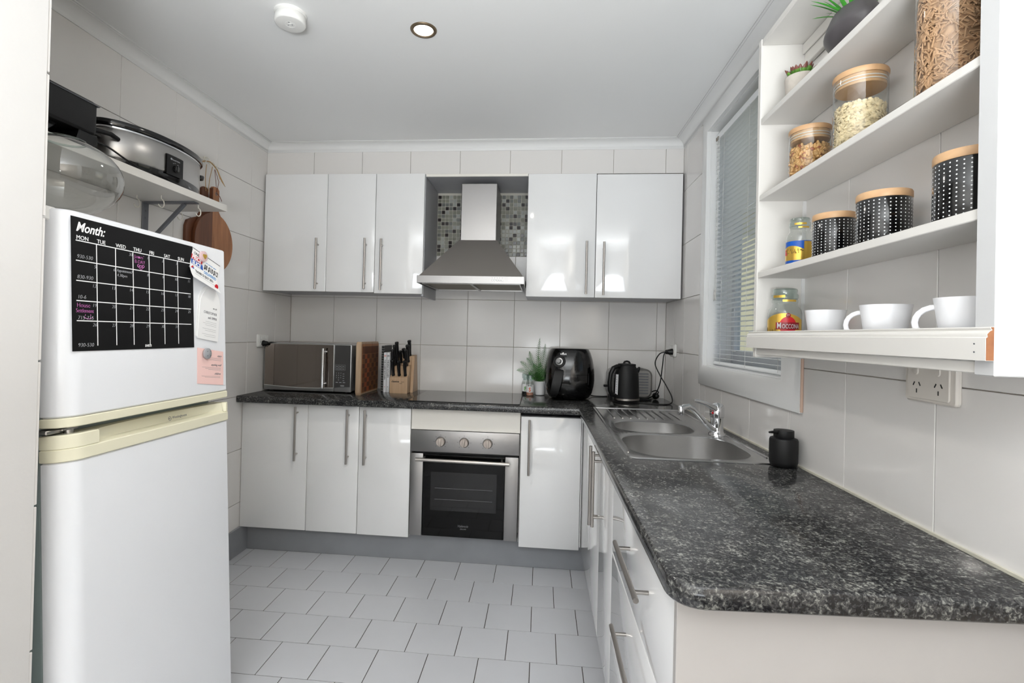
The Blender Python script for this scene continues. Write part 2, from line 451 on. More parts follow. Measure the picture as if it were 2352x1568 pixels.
def thing(name, label, cat, loc=(0, 0, 0), rot=(0, 0, 0), group=None):
    o = bpy.data.objects.new(name, None); COL.objects.link(o)
    o.location = loc; o.rotation_euler = rot; o.empty_display_size = 0.05
    o['label'] = label; o['category'] = cat
    if group: o['group'] = group
    return o
def tag(o, label, cat, group=None, kind=None):
    o['label'] = label; o['category'] = cat
    if group: o['group'] = group
    if kind: o['kind'] = kind
    return o

def frame(origin, u, v):
    u = Vector(u).normalized(); v = Vector(v); v = (v-u*v.dot(u)).normalized(); w_ = u.cross(v)
    M = Matrix((u, v, w_)).transposed().to_4x4(); M.translation = Vector(origin); return M

def txt(mb, s, size, x, y, M, align='LEFT', shear=0.0, bold=0.0, sx=1.0, depth=0.0004, sp=1.0, bend=None, mi=0, res=3):
    c = bpy.data.curves.new('t', 'FONT'); c.body = s; c.size = size; c.align_x = align; c.shear = shear
    c.offset = bold; c.extrude = depth/2; c.space_character = sp; c.resolution_u = res
    o = bpy.data.objects.new('t', c)
    me = bpy.data.meshes.new_from_object(o)
    vs = []
    for v in me.vertices:
        p = Vector((x+v.co.x*sx, y+v.co.y, v.co.z+depth/2+0.0002))
        vs.append(bend(p) if bend else p)
    mb.add(vs, [list(f.vertices) for f in me.polygons], M, mi)
    bpy.data.objects.remove(o); bpy.data.curves.remove(c); bpy.data.meshes.remove(me)
    return mb

def bar_handle(parent, p0, p1, out, r=0.006, so=0.032, inset=0.035, mat_=None):
    # bar from p0 to p1 (on the door face), standing out by so along out
    p0 = Vector(p0); p1 = Vector(p1); out = Vector(out)
    d = (p1-p0).normalized(); mb = MB()
    mb.cyl(p0+out*so, p1+out*so, r, 14)
    for q in (p0+d*inset, p1-d*inset): mb.cyl(q, q+out*so, r*0.75, 10)
    return mb.obj('handle', mat_ or X['handle'], parent)
# ================================================================== the room
W = 2.446; H = 2.376; HB = 0.893; ZB = 1.487
def struct(name, mb, m, parent=None, **k):
    o = mb.obj(name, m, parent, **k); o['kind'] = 'structure'; return o

# ---- floor with individual tiles
floor = struct('floor', MB().box(-0.1, 2.7, -9.2, 0.1, -0.08, -0.0018), X['fgrout'])
fm = MB().box(-0.0985, 0.0985, -0.0985, 0.0985, -0.006, 0.0, 0.0005).mesh('floor_tile', X['ftile'])
def clip_tile(x0, x1, y0, y1): return MB().box(x0, x1, y0, y1, -0.006, 0, 0.0014)
for r in range(15):
    ya = -0.4566-0.2*r-0.2
    offx = 0.0565 if r % 2 == 0 else 0.1605
    x = offx-0.2
    while x < 1.95:
        x0, x1 = max(x, 0.0), x+0.2
        if x1 > 0.01:
            if r > 9 and x1 < 0.6: pass
            elif x < 0:
                o = clip_tile(0.002, x1-0.0015, ya+0.0015, ya+0.1985).obj('floor_tile', X['ftile'], floor)
            else:
                o = link('floor_tile', fm, floor); o.location = (x+0.1, ya+0.1, 0)
        x += 0.2

# ---- walls
wall_left = struct('wall_left', MB().box(-0.12, -0.007, -2.26, 0.1, 0, H), X['grout'])
wall_back = struct('wall_back', MB().box(-0.007, W+0.007, 0.007, 0.1, 0, H), X['grout'])
WY0, WY1, WZ0, WZ1 = -1.56, -0.79, 1.145, 2.24      # window opening
mb = MB()
mb.box(W+0.007, W+0.14, WY1, 0.1, 0, H); mb.box(W+0.007, W+0.14, -9.2, WY0, 0, H)
mb.box(W+0.007, W+0.14, WY0, WY1, 0, WZ0); mb.box(W+0.007, W+0.14, WY0, WY1, WZ1, H)
wall_right = struct('wall_right', mb, X['grout'])

def rsub(r, h):
    a0, a1, b0, b1 = r; c0, c1, d0, d1 = h
    if a1 <= c0 or a0 >= c1 or b1 <= d0 or b0 >= d1: return [r]
    out = []
    if a0 < c0: out.append((a0, c0, b0, b1))
    if a1 > c1: out.append((c1, a1, b0, b1))
    m0, m1 = max(a0, c0), min(a1, c1)
    if b0 < d0: out.append((m0, m1, b0, d0))
    if b1 > d1: out.append((m0, m1, d1, b1))
    return out
def wall_tiles(wall, axis, pos, a_joints, z_joints, hole=None, g=0.001, sgn=1, tag_='wall_tile'):
    cache = {}
    for i in range(len(a_joints)-1):
        for j in range(len(z_joints)-1):
            r = (a_joints[i]+g, a_joints[i+1]-g, z_joints[j]+g, z_joints[j+1]-g)
            rs = rsub(r, hole) if hole else [r]
            if not rs: continue
            ca, cz = (r[0]+r[1])/2, (r[2]+r[3])/2
            key = (round(r[1]-r[0], 4), round(r[3]-r[2], 4)) if rs == [r] else None
            if key and key in cache: me = cache[key]
            else:
                mb = MB()
                for q in rs:
                    if axis == 'x': mb.box(-0.007*sgn, 0, q[0]-ca, q[1]-ca, q[2]-cz, q[3]-cz, 0.0011)
                    else: mb.box(q[0]-ca, q[1]-ca, 0, 0.007, q[2]-cz, q[3]-cz, 0.0011)
                me = mb.mesh('wall_tile', X['tile'])
                if key: cache[key] = me
            o = link('wall_tile', me, wall)
            o.location = (pos, ca, cz) if axis == 'x' else (ca, pos, cz)
zj = [0.002, 0.287, 0.587, 0.887, 1.187, 1.487, 1.787, 2.087, 2.375]
lj = [-2.26, -1.99, -1.69, -1.39, -1.09, -0.79, -0.49, -0.195, -0.0]
wall_tiles(wall_left, 'x', 0, lj, zj, sgn=1)
rj = [-2.74, -2.445, -2.152, -1.86, -1.568, -1.276, -0.984, -0.692, -0.40, -0.20, -0.0]
wall_tiles(wall_right, 'x', W, rj, zj[3:], hole=(WY0-0.02, WY1+0.02, WZ0-0.02, WZ1+0.02), sgn=-1)
bj = [0.0, 0.298, 0.590, 0.889, 1.195, 1.497, 1.791, 2.094, 2.390, W]
wall_tiles(wall_back, 'y', 0, bj, [0.887, 1.187, 1.487, 1.787])

# ---- bulkhead over the wall cabinets
wall_bulk = struct('wall_bulkhead', MB().box(0.0, W, -0.327, 0.007, 2.193, H), X['grout'])
wall_tiles(wall_bulk, 'y', -0.334, [0.0, 0.295, 0.592, 0.884, 1.179, 1.472, 1.766, 2.058, 2.347, W], [2.192, 2.375])

# ---- nib wall beside the fridge, painted; tile edges at its far end
nib = struct('wall_nib', MB().box(-0.12, 0.64, -9.2, -2.268, 0, H, 0.002), X['plaster'])
cache = None
for j in range(len(zj)-1):
    o = MB().box(0.0, 0.637, -2.268, -2.260, zj[j]+0.002, zj[j+1]-0.002, 0.0015).obj('wall_tile', X['tile'], nib)
struct('wall_rear', MB().box(-0.12, W+0.14, -9.3, -9.2, 0, H), X['plaster'])

ceiling = struct('ceiling', MB().box(-0.12, W+0.14, -9.3, 0.1, H, H+0.08), X['ceil'])

# ---- cornices (cove)
def cove_profile(n=7):
    c, d = 0.056, 0.048
    p = [(0, 0), (0.0, -d), (0.004, -d)]
    for i in range(n+1):
        t = math.pi/2*i/n
        p.append((0.006+(c-0.014)*(1-math.cos(t)), -d+0.004+(d-0.010)*math.sin(t)))
    p += [(c-0.008, -0.004), (c, -0.004), (c, 0)]
    return p
def cornice(name, a, b, nrm, ma, mbb):
    # a,b wall points on the ceiling line, nrm into the room; ma/mbb: mitre shift per unit offset at the ends
    a = Vector(a); b = Vector(b); nrm = Vector(nrm); d = (b-a).normalized(); pr = cove_profile(); n = len(pr)
    vs = []
    for base, mt in ((a, ma), (b, mbb)):
        for (o_, z_) in pr: vs.append(base+nrm*o_+d*(mt*o_)+Vector((0, 0, z_)))
    fs = [(i, (i+1) % n, n+(i+1) % n, n+i) for i in range(n)]+[tuple(range(n))[::-1], tuple(range(n, 2*n))]
    return struct(name, MB().add(vs, fs), X['cove'])
cornice('trim_1', (0, -0.334, H), (W, -0.334, H), (0, -1, 0), 1, -1)
cornice('trim_2', (0, -2.26, H), (0, -0.334, H), (1, 0, 0), 0, -1)
cornice('trim_3', (W, -9.1, H), (W, -0.334, H), (-1, 0, 0), 0, -1)
struct('trim_6', MB().box(W-0.0055, W-0.0002, -2.41, -0.52, HB, HB+0.0055), X['silicone'])
struct('baseboard_left', MB().box(0.0005, 0.012, -1.64, -0.40, 0.0, 0.15, 0.001), X['kick'])

# ---- window: architrave, jamb lining, sash, pane
win = MB()
prof = [(0.0, 0.0), (0.0, 0.020), (0.006, 0.024), (0.050, 0.024), (0.060, 0.021), (0.088, 0.011), (0.092, 0.009), (0.092, 0.0)]
def frame_loop(mb, y0, y1, z0, z1, prof, x, sx=-1):
    n = len(prof); vs = []
    for (cy, cz, dy, dz) in ((y0, z0, -1, -1), (y1, z0, 1, -1), (y1, z1, 1, 1), (y0, z1, -1, 1)):
        for o_, h in prof: vs.append((x+sx*h, cy+dy*o_, cz+dz*o_))
    fs = [(k*n+i, k*n+(i+1) % n, ((k+1) % 4)*n+(i+1) % n, ((k+1) % 4)*n+i) for k in range(4) for i in range(n)]
    return mb.add(vs, fs)
# window_1 parts: frame, jamb, sash, pane
wjam = MB()
x0, x1 = W-0.002, W+0.14
e = 0.003
wjam.box(x0, x1, WY0-0.015, WY0+e, WZ0-0.015, WZ1+0.015); wjam.box(x0, x1, WY1-e, WY1+0.015, WZ0-0.015, WZ1+0.015)
wjam.box(x0, x1, WY0+e, WY1-e, WZ0-0.015, WZ0+e); wjam.box(x0, x1, WY0+e, WY1-e, WZ1-e, WZ1+0.015)
window = struct('window_1', wjam, X['jamb'])
frame_loop(MB(), WY0, WY1, WZ0, WZ1, prof, W).obj('window_frame', X['jamb'], window)
s = MB()
s.box(W+0.105, W+0.135, WY0, WY0+0.05, WZ0, WZ1, 0.003); s.box(W+0.105, W+0.135, WY1-0.035, WY1, WZ0, WZ1, 0.003)
s.box(W+0.105, W+0.135, WY0+0.05, WY1-0.035, WZ0, WZ0+0.075, 0.003); s.box(W+0.105, W+0.135, WY0+0.05, WY1-0.035, WZ1-0.05, WZ1, 0.003)
s.obj('sash', X['sash'], window)
MB().box(W+0.096, W+0.106, WY1-0.065, WY1-0.035, WZ0+0.066, WZ0+0.074, 0.002).obj('window_catch', X['white'], window)
MB().box(W+0.119, W+0.122, WY0+0.05, WY1-0.035, WZ0+0.075, WZ1-0.05).obj('pane', X['pane'], window, smooth=False)
MB().box(W-0.008, W-0.0005, WY0-0.097, WY0-0.092, 1.056, 1.215, 0.001).obj('peeling_caulk', X['rust'], window)

# ---- venetian blind
bx = W+0.032
bl = thing('venetian_blind', 'white aluminium venetian blind hanging in the kitchen window with slats open', 'blind', (bx, WY1, WZ1))
MB().box(bx-0.0135, bx+0.0135, WY0+0.006, WY1-0.006, WZ1-0.050, WZ1-0.022, 0.002).obj('headrail', X['slat'], bl)
y0, y1 = WY0+0.010, WY1-0.012
sm = MB(); n = 6
vs = []
for yy in (y0-WY1, y1-WY1):
    for i in range(n+1):
        t = i/n*2-1; vs.append((t*0.0125, yy, 0.0022*(1-t*t)-t*0.0012))
fs = [(i, i+1, n+1+i+1, n+1+i) for i in range(n)]
sm.add(vs, fs)
sme = sm.mesh('slat', X['slat'])
zt, zb = WZ1-0.068, WZ0+0.036
ns = 50
for k in range(ns):
    z = zt+(zb-zt)*k/(ns-1)
    o = link('slat', sme, bl); o.location = (0, 0, z-WZ1)
MB().cyl((bx, y0, WZ0+0.014), (bx, y1, WZ0+0.014), 0.0085, 12).obj('bottom_rail', X['slat'], bl)
for yy in (y1-0.10, (y0+y1)/2, y0+0.10):
    mb = MB()
    for dx in (-0.0135, 0.0135): mb.cyl((bx+dx, yy, WZ1-0.05), (bx+dx, yy, WZ0+0.014), 0.0007, 5)
    for k in range(ns): 
        z = zt+(zb-zt)*k/(ns-1)-0.0015; mb.cyl((bx-0.0135, yy, z), (bx+0.0135, yy, z), 0.0005, 4)
    mb.obj('ladder_cord', X['cord'], bl)
for yy, zz in ((y1-0.035, 1.47), (y1-0.052, 1.46)):
    mb = MB(); mb.cyl((bx-0.018, yy, WZ1-0.045), (bx-0.018, yy+0.004, zz), 0.0012, 6)
    mb.obj('pull_cord', X['cord'], bl)
mb = MB()
for k in range(9):
    a = k/9*2*math.pi; rr = 0.012+0.004*math.sin(k*2.3)
    mb.tube([(bx-0.022+0.003*math.sin(a+t*6), y1-0.044+rr*math.cos(a+t*6.28), 1.47+rr*1.8*math.sin(t*6.28)) for t in [i/8 for i in range(9)]], 0.0011, 5)
mb.obj('cord_knot', X['cord'], bl)
mb = MB().box(bx-0.019, bx-0.0145, WY1-0.045, WY1-0.022, WZ1-0.056, WZ1-0.04, 0.001)
mb.obj('bracket_clip', X['bronze'], bl)

# ---- outside, beyond the window
nb = thing('neighbour_house', 'cream weatherboard house wall with battens seen through the blind', 'building', (3.6, 1.6, 0))
mb = MB()
for k in range(12):
    x_ = 3.50+0.15*k if k > 1 else 3.50+0.15*k
mb.box(3.40, 3.66, 1.6, 1.66, -0.5, 2.7); mb.box(3.76, 3.88, 1.62, 1.68, -0.5, 2.7)
mb.obj('wall_panel', X['clad'], nb)
MB().box(3.66, 3.76, 1.66, 1.70, -0.5, 2.7).obj('batten_gap', X['claddk'], nb)
MB().box(3.3, 3.9, 1.45, 1.7, 2.45, 2.6).obj('eave', X['jamb'], nb)
h2 = thing('far_house', 'distant grey house with red tiled roof glimpsed through the window blind', 'building', (6.4, 5, 0))
MB().box(5.2, 8.5, 5.6, 9, -0.5, 1.55).obj('wall_panel', X['wallgrey'], h2)
mb = MB().prism([(5.3, 1.66), (7.5, 2.35), (9.5, 1.66)], 5.0, 9.0, 'x')
mb2 = MB(); mb2.add([(5.0, 5.3, 1.66), (8.8, 5.3, 1.66), (8.8, 7.2, 2.55), (5.0, 7.2, 2.55), (5.0, 5.3, 1.70), (8.8, 5.3, 1.70), (8.8, 7.2, 2.59), (5.0, 7.2, 2.59)],
        [(0, 3, 2, 1), (4, 5, 6, 7), (0, 1, 5, 4), (2, 3, 7, 6), (0, 4, 7, 3), (1, 2, 6, 5)])
mb2.obj('roof', X['rooftile'], h2)
MB().box(5.0, 8.8, 5.2, 5.3, 1.56, 1.66).obj('gutter', X['jamb'], h2)
MB().box(5.75, 6.6, 5.57, 5.6, 0.9, 1.4).obj('window_pane', X['blackglass'], h2)
fe = thing('garden_fence', 'low cream picket fence outside below the blind', 'fence', (3.9, 2.2, 0))
for k in range(8): MB().box(3.86+0.13*k, 3.93+0.13*k, 2.2, 2.22, -0.5, 1.12).obj('picket', X['clad'], fe)
MB().box(3.84, 4.95, 2.18, 2.2, 1.05, 1.12).obj('rail', X['clad'], fe)
yard = struct('ground', MB().box(2.7, 30, -12, 30, -0.6, -0.5), X['grass'])
tr = thing('garden_tree', 'dark green tree far beyond the neighbouring roof', 'tree', (8, 12, -0.5))
mb = MB()
for k in range(26):
    mb.sphere((8+rnd.uniform(-1.3, 1.3), 12+rnd.uniform(-1, 1), 2.2+rnd.uniform(-0.9, 0.9)), rnd.uniform(0.3, 0.6), 8, 6)
mb.obj('crown', X['tree'], tr)
MB().cyl((8, 12, -0.5), (8, 12, 1.6), 0.16, 10, 0.1).obj('trunk', X['claddk'], tr)

# ================================================================== kitchen cabinets
def door(parent, x0, x1, z0, z1, y, t=0.017, handle=None, name='door'):
    o = MB().box(x0+0.0012, x1-0.0012, y, y+t, z0, z1, 0.0035, 2).obj(name, X['gloss'], parent)
    if handle: bar_handle(o, (handle[0], y, handle[1]), (handle[0], y, handle[2]), (0, -1, 0))
    return o
def carcass(parent, x0, x1, y0, y1, z0, z1, m_='grey_in'):
    mb = MB(); t = 0.016
    mb.box(x0, x0+t, y0, y1, z0, z1); mb.box(x1-t, x1, y0, y1, z0, z1)
    mb.box(x0+t, x1-t, y0, y1, z0, z0+t); mb.box(x0+t, x1-t, y0, y1, z1-t, z1); mb.box(x0+t, x1-t, y1-0.004, y1, z0+t, z1-t)
    return mb.obj('carcass', X[m_], parent, smooth=False)
UY = -0.362; UF = -0.3445
u = thing('upper_cabinet', 'single door white gloss wall cabinet at the left wall, above the microwave', 'cabinet', (0.2, -0.17, 1.495))
carcass(u, 0.008, 0.397, UF+0.001, -0.003, 1.500, 2.190)
door(u, 0.008, 0.3965, 1.495, 2.191, UY, handle=(0.347, 1.507, 1.806))
u = thing('upper_cabinet', 'double door white gloss wall cabinet directly left of the range hood', 'cabinet', (0.69, -0.17, 1.495))
carcass(u, 0.398, 0.968, UF+0.001, -0.003, 1.500, 2.190)
door(u, 0.3965, 0.690, 1.495, 2.191, UY, handle=(0.640, 1.511, 1.807))
door(u, 0.690, 0.980, 1.490, 2.191, UY, handle=(0.737, 1.506, 1.804))
MB().box(0.968, 0.982, -0.343, -0.002, 1.478, 2.191, 0.001).obj('side_panel', X['grey_in'], u)
u = thing('upper_cabinet', 'double door white gloss wall cabinet right of the range hood near the window', 'cabinet', (2.0, -0.17, 1.486))
carcass(u, 1.580, 2.438, UF+0.001, -0.003, 1.490, 2.182)
door(u, 1.578, 1.965, 1.486, 2.185, UY, handle=(1.914, 1.502, 1.798))
door(u, 1.965, 2.437, 1.486, 2.181, UY, handle=(2.009, 1.498, 1.795))
nf = thing('niche_panel', 'grey-white board closing the top of the range hood niche', 'panel', (1.28, -0.17, 2.178))
MB().box(0.983, 1.578, -0.340, -0.002, 2.176, 2.191, 0.001).obj('board', X['grey_in'], nf)
MB().box(0.983, 1.577, -0.348, -0.3402, 2.176, 2.191, 0.001).obj('edge_strip', X['cream'], nf)

# mosaic tiles behind the hood
mz0, mp = 1.768, 0.0246
cols = [0.984+mp*k for k in range(24)]
MB().box(0.983, 1.577, -0.0035, -0.0005, mz0, 2.176).obj('mosaic_grout', X['mosgrout'], wall_back)
mme = [MB().box(-0.0108, 0.0108, -0.004, 0, -0.0108, 0.0108, 0.0012).mesh('mosaic_tile', q) for q in X['mos']]
stuff = MB()
for j in range(17):
    for i, cx in enumerate(cols):
        x_ = cx+mp/2; z_ = mz0+mp*(j+0.5)
        if x_+0.011 > 1.577 or z_+0.011 > 2.176: continue
        if 1.21 < x_ < 1.385:
            stuff.box(x_-0.0108, x_+0.0108, -0.0075, -0.0036, z_-0.0108, z_+0.0108); continue
        k = rnd.random(); q = 2 if k < 0.2 else (0 if k < 0.62 else (1 if k < 0.84 else 3))
        o = link('mosaic_tile', mme[q], wall_back); o.location = (x_, -0.0036, z_)
        o.rotation_euler = (rnd.uniform(-0.03, 0.03), 0, rnd.uniform(-0.03, 0.03))
stuff.obj('mosaic_tiles', X['mos'][0], wall_back, smooth=False, kind='stuff')

# ---- base cabinets along the back wall
BY = -0.524; BF = -0.5065
b = thing('base_cabinet', 'single door white gloss base cabinet at the left wall, below the microwave', 'cabinet', (0.2, -0.3, 0.15))
carcass(b, 0.004, 0.388, BF+0.001, -0.01, 0.152, 0.855)
door(b, 0.001, 0.388, 0.150, 0.851, BY, handle=(0.329, 0.541, 0.840))
b = thing('base_cabinet', 'double door white gloss base cabinet directly left of the oven', 'cabinet', (0.68, -0.3, 0.15))
carcass(b, 0.390, 0.974, BF+0.001, -0.01, 0.152, 0.855)
door(b, 0.388, 0.682, 0.149, 0.851, BY, handle=(0.625, 0.537, 0.836))
door(b, 0.682, 0.975, 0.147, 0.851, BY, handle=(0.724, 0.537, 0.835))
b = thing('oven_cabinet', 'white cabinet housing the built-in oven under the cooktop', 'cabinet', (1.27, -0.3, 0.15))
for x_ in (0.976, 1.5705): MB().box(x_, x_+0.0015, BF+0.001, -0.01, 0.152, 0.737).obj('carcass_side', X['edge'], b, smooth=False)
MB().box(0.977, 1.572, BY, BF, 0.738, 0.851, 0.002).obj('filler_panel', X['cream'], b)
b = thing('base_cabinet', 'white gloss corner base cabinet with one door, directly right of the oven', 'cabinet', (1.73, -0.3, 0.13))
carcass(b, 1.574, 1.95, BF+0.001, -0.01, 0.152, 0.832)
door(b, 1.575, 1.8965, 0.133, 0.831, BY, handle=(1.621, 0.524, 0.818))
MB().box(1.8975, 1.9025, -0.5225, -0.5, 0.15, 0.852, 0.0005).obj('corner_filler', X['gloss'], b)
kb = MB(); kb.box(0.002, 1.952, -0.4575, -0.445, 0.0, 0.1515); kb.box(1.94, 1.952, -2.33, -0.4575, 0.0, 0.1515)
kb = kb.obj('kickboard', X['kick'], None); tag(kb, 'grey kickboard running under the white base cabinets to the floor', 'kickboard')

# ---- right-hand run
RX = 1.903
def rdoor(parent, y0, y1, z0, z1, name='door', handle=None, hv=True):
    o = MB().box(RX, RX+0.017, y0+0.0012, y1-0.0012, z0, z1, 0.0035, 2).obj(name, X['gloss'], parent)
    if handle:
        if hv: bar_handle(o, (RX, handle[0], handle[1]), (RX, handle[0], handle[2]), (-1, 0, 0))
        else: bar_handle(o, (RX, handle[1], handle[0]), (RX, handle[2], handle[0]), (-1, 0, 0))
    return o
def rcarcass(parent, y0, y1):
    mb = MB(); t = 0.016; x0_, x1_, z0, z1 = RX+0.018, W-0.01, 0.152, 0.70
    mb.box(x0_, x1_, y0, y0+t, z0, z1); mb.box(x0_, x1_, y1-t, y1, z0, z1); mb.box(x0_, x1_, y0+t, y1-t, z0, z0+t)
    mb.box(x0_, x0_+0.06, y0+t, y1-t, z1, z1+0.1)
    return mb.obj('carcass', X['edge'], parent, smooth=False)
b = thing('sink_cabinet', 'white gloss double door cabinet below the sink', 'cabinet', (2.1, -1.1, 0.15))
rcarcass(b, -1.640, -0.56)
rdoor(b, -1.31, -0.5255, 0.150, 0.852, handle=(-1.262, 0.545, 0.857-0.01))
rdoor(b, -1.640, -1.31, 0.150, 0.852, handle=(-1.362, 0.575, 0.852-0.004))
b = thing('drawer_cabinet', 'white gloss drawer cabinet at the open end of the benchtop', 'cabinet', (2.1, -2.0, 0.15))
rcarcass(b, -2.352, -1.642)
rdoor(b, -2.352, -1.642, 0.612, 0.852, 'drawer', (0.742, -2.19, -1.905), False)
rdoor(b, -2.352, -1.642, 0.362, 0.608, 'drawer', (0.512, -2.19, -1.875), False)
rdoor(b, -2.352, -1.642, 0.150, 0.358, 'drawer', (0.262, -2.19, -1.875), False)
ep = MB().box(RX-0.002, W-0.001, -2.372, -2.355, 0.0, 0.855, 0.001).obj('end_panel', X['endpanel_shaded'], None)
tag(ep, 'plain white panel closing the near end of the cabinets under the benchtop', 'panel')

# ---- benchtop: one L-shaped slab with a sink cut-out
def arc(cx, cy, r, a0, a1, n=7): return [(cx+r*math.cos(R(a0+(a1-a0)*i/n)), cy+r*math.sin(R(a0+(a1-a0)*i/n))) for i in range(n+1)]
BX = 1.8775; BYF = -0.582
outer = [(0.001, -0.001), (0.001, BYF), (BX, BYF)] + arc(BX+0.05, -2.432+0.05, 0.05, 180, 270) + [(W-0.006, -2.405), (W-0.006, -0.001)]
hole = rrect(1.962, 2.372, -1.612, -0.935, 0.06)
mb_ = bmesh.new()
def loopv(pts, z): return [mb_.verts.new((x_, y_, z)) for x_, y_ in pts]
def ring(a, b):
    n_ = len(a)
    for i in range(n_): mb_.faces.new((a[i], a[(i+1) % n_], b[(i+1) % n_], b[i]))
zt_, zb_, e_ = HB, 0.857, 0.004
inner = offset_poly(outer, -e_)
inner = [(0.001, -0.001)]+[(0.001, inner[1][1])]+inner[2:-2]+[(W-0.006, inner[-2][1]), (W-0.006, -0.001)]
t0 = loopv(inner, zt_); t1 = loopv(outer, zt_-e_); t2 = loopv(outer, zb_+e_); t3 = loopv(inner, zb_)
ring(t0, t1); ring(t1, t2); ring(t2, t3)
h0 = loopv(hole, zt_); h1 = loopv(hole, zb_); ring(h0, h1)
for lo, ho in ((t0, h0), (t3, h1)):
    ed = []
    for L_ in (lo, ho):
        for i in range(len(L_)):
            a, c = L_[i], L_[(i+1) % len(L_)]
            ed.append(mb_.edges.get((a, c)) or mb_.edges.new((a, c)))
    bmesh.ops.triangle_fill(mb_, use_beauty=True, edges=ed)
bmesh.ops.recalc_face_normals(mb_, faces=mb_.faces)
me = bpy.data.meshes.new('benchtop'); mb_.to_mesh(me); mb_.free(); me.materials.append(X['granite'])
me.polygons.foreach_set('use_smooth', [True]*len(me.polygons)); me.set_sharp_from_angle(angle=R(50))
bench = link('benchtop', me); tag(bench, 'black granite-look L-shaped benchtop running under window and cooktop', 'benchtop')
# ================================================================== sink, tap, cooktop, oven, hood
sk = thing('kitchen_sink', 'stainless steel one and a half bowl sink with ridged drainer under the window', 'sink', (2.17, -1.05, HB))
so_ = rrect(1.948, 2.404, -1.632, -0.512, 0.035)
mainb = rrect(1.972, 2.362, -1.604, -1.240, 0.125, 8)
smallb = rrect(1.988, 2.300, -1.196, -0.945, 0.105, 8)
bm = bmesh.new()
def lv(pts, z): return [bm.verts.new((x_, y_, z)) for x_, y_ in pts]
def rg(a, b):
    for i in range(len(a)): bm.faces.new((a[i], a[(i+1) % len(a)], b[(i+1) % len(a)], b[i]))
o2 = offset_poly(so_, -0.004)
a = lv(so_, HB+0.0003); c_ = lv(o2, HB+0.0032); rg(a, c_)
loops = [c_]
for hp in (mainb, smallb):
    hp2 = offset_poly(hp, 0.006)
    p = lv(hp2, HB+0.0032); q = lv(hp, HB+0.001); rg(p, q); loops.append(p)
ed = []
for L_ in loops:
    for i in range(len(L_)):
        ed.append(bm.edges.get((L_[i], L_[(i+1) % len(L_)])) or bm.edges.new((L_[i], L_[(i+1) % len(L_)])))
bmesh.ops.triangle_fill(bm, use_beauty=True, edges=ed)
bmesh.ops.recalc_face_normals(bm, faces=bm.faces)
for v in bm.verts: v.co -= Vector((2.17, -1.05, HB))
me = bpy.data.meshes.new('sink_deck'); bm.to_mesh(me); bm.free(); me.materials.append(X['sink'])
me.polygons.foreach_set('use_smooth', [True]*len(me.polygons)); me.set_sharp_from_angle(angle=R(30))
link('sink_deck', me, sk)
def bowl(pts, depth, name):
    mb = MB(); n = len(pts); vs = []
    cx = sum(p[0] for p in pts)/n; cy = sum(p[1] for p in pts)/n
    rings = [(0, 0.001), (0.0, -0.01), (0.004, -depth*0.6), (0.014, -depth*0.86), (0.035, -depth*0.97), (0.07, -depth)]
    for off, z in rings:
        for x_, y_ in (offset_poly(pts, -off) if off else pts): vs.append((x_, y_, HB+z))
    vs.append((cx, cy, HB-depth-0.003))
    fs = [(k*n+i, k*n+(i+1) % n, (k+1)*n+(i+1) % n, (k+1)*n+i) for k in range(len(rings)-1) for i in range(n)]
    fs += [((len(rings)-1)*n+i, (len(rings)-1)*n+(i+1) % n, len(vs)-1) for i in range(n)]
    mb.add(vs, fs); o = mb.obj(name, X['bowlsteel'], sk)
    d = MB(); d.torus((cx, cy, HB-depth+0.0005), 0.036, 0.003, 24, 6); d.disc((cx, cy, HB-depth-0.0005), 0.035, 24)
    d.obj('drain_ring', X['chrome'], o)
bowl(mainb, 0.17, 'main_bowl'); bowl(smallb, 0.12, 'small_bowl')
for k in range(9):
    x_ = 2.02+0.037*k
    mb = MB(); mb.tube([(x_, -0.60, HB+0.0032), (x_-0.004, -0.61, HB+0.0045), (x_-0.006, -0.86, HB+0.0045), (x_-0.006, -0.875, HB+0.0032)], 0.0042, 8)
    mb.obj('drainer_ridge', X['sink'], sk)
MB().tube([(1.962, -0.56, HB+0.0034), (2.39, -0.56, HB+0.0034)], 0.0034, 8).tube([(1.964, -0.56, HB+0.003), (1.960, -1.56, HB+0.003)], 0.0022, 6).tube([(2.388, -0.56, HB+0.0034), (2.388, -1.56, HB+0.0034)], 0.0028, 6).obj('raised_rim', X['sink'], sk)

tp = thing('mixer_tap', 'chrome lever mixer tap standing behind the sink bowls', 'tap', (2.355, -1.205, HB+0.003))
mb = MB().lathe([(0.0, 0.0), (0.030, 0.0), (0.030, 0.008), (0.026, 0.012), (0.0235, 0.018), (0.0225, 0.066), (0.0245, 0.068), (0.0245, 0.072), (0.0, 0.072)], 28, (2.355, -1.205, HB+0.003))
mb.obj('body', X['chrome'], tp)
mb = MB().lathe([(0.0, 0.073), (0.0255, 0.073), (0.0268, 0.080), (0.0265, 0.108), (0.022, 0.120), (0.010, 0.126), (0.0, 0.127)], 28, (2.355, -1.205, HB+0.003))
hd = mb.obj('head', X['chrome'], tp)
MB().tube([(2.345, -1.217, 1.000), (2.325, -1.232, 1.010), (2.295, -1.250, 1.024), (2.262, -1.268, 1.034), (2.25, -1.275, 1.036)], 0.008, 10, rs=[0.014, 0.011, 0.0085, 0.0075, 0.005]).obj('lever', X['chrome'], hd)
MB().cyl((2.3335, -1.2215, 0.985), (2.332, -1.2225, 0.985), 0.0045, 12).obj('hot_cold_dot', X['red'], hd)
pts = [(2.345, -1.215, 0.918), (2.328, -1.224, 0.926), (2.30, -1.238, 0.950), (2.27, -1.254, 0.982), (2.245, -1.267, 1.005), (2.225, -1.277, 1.014), (2.208, -1.286, 1.012), (2.199, -1.291, 1.006)]
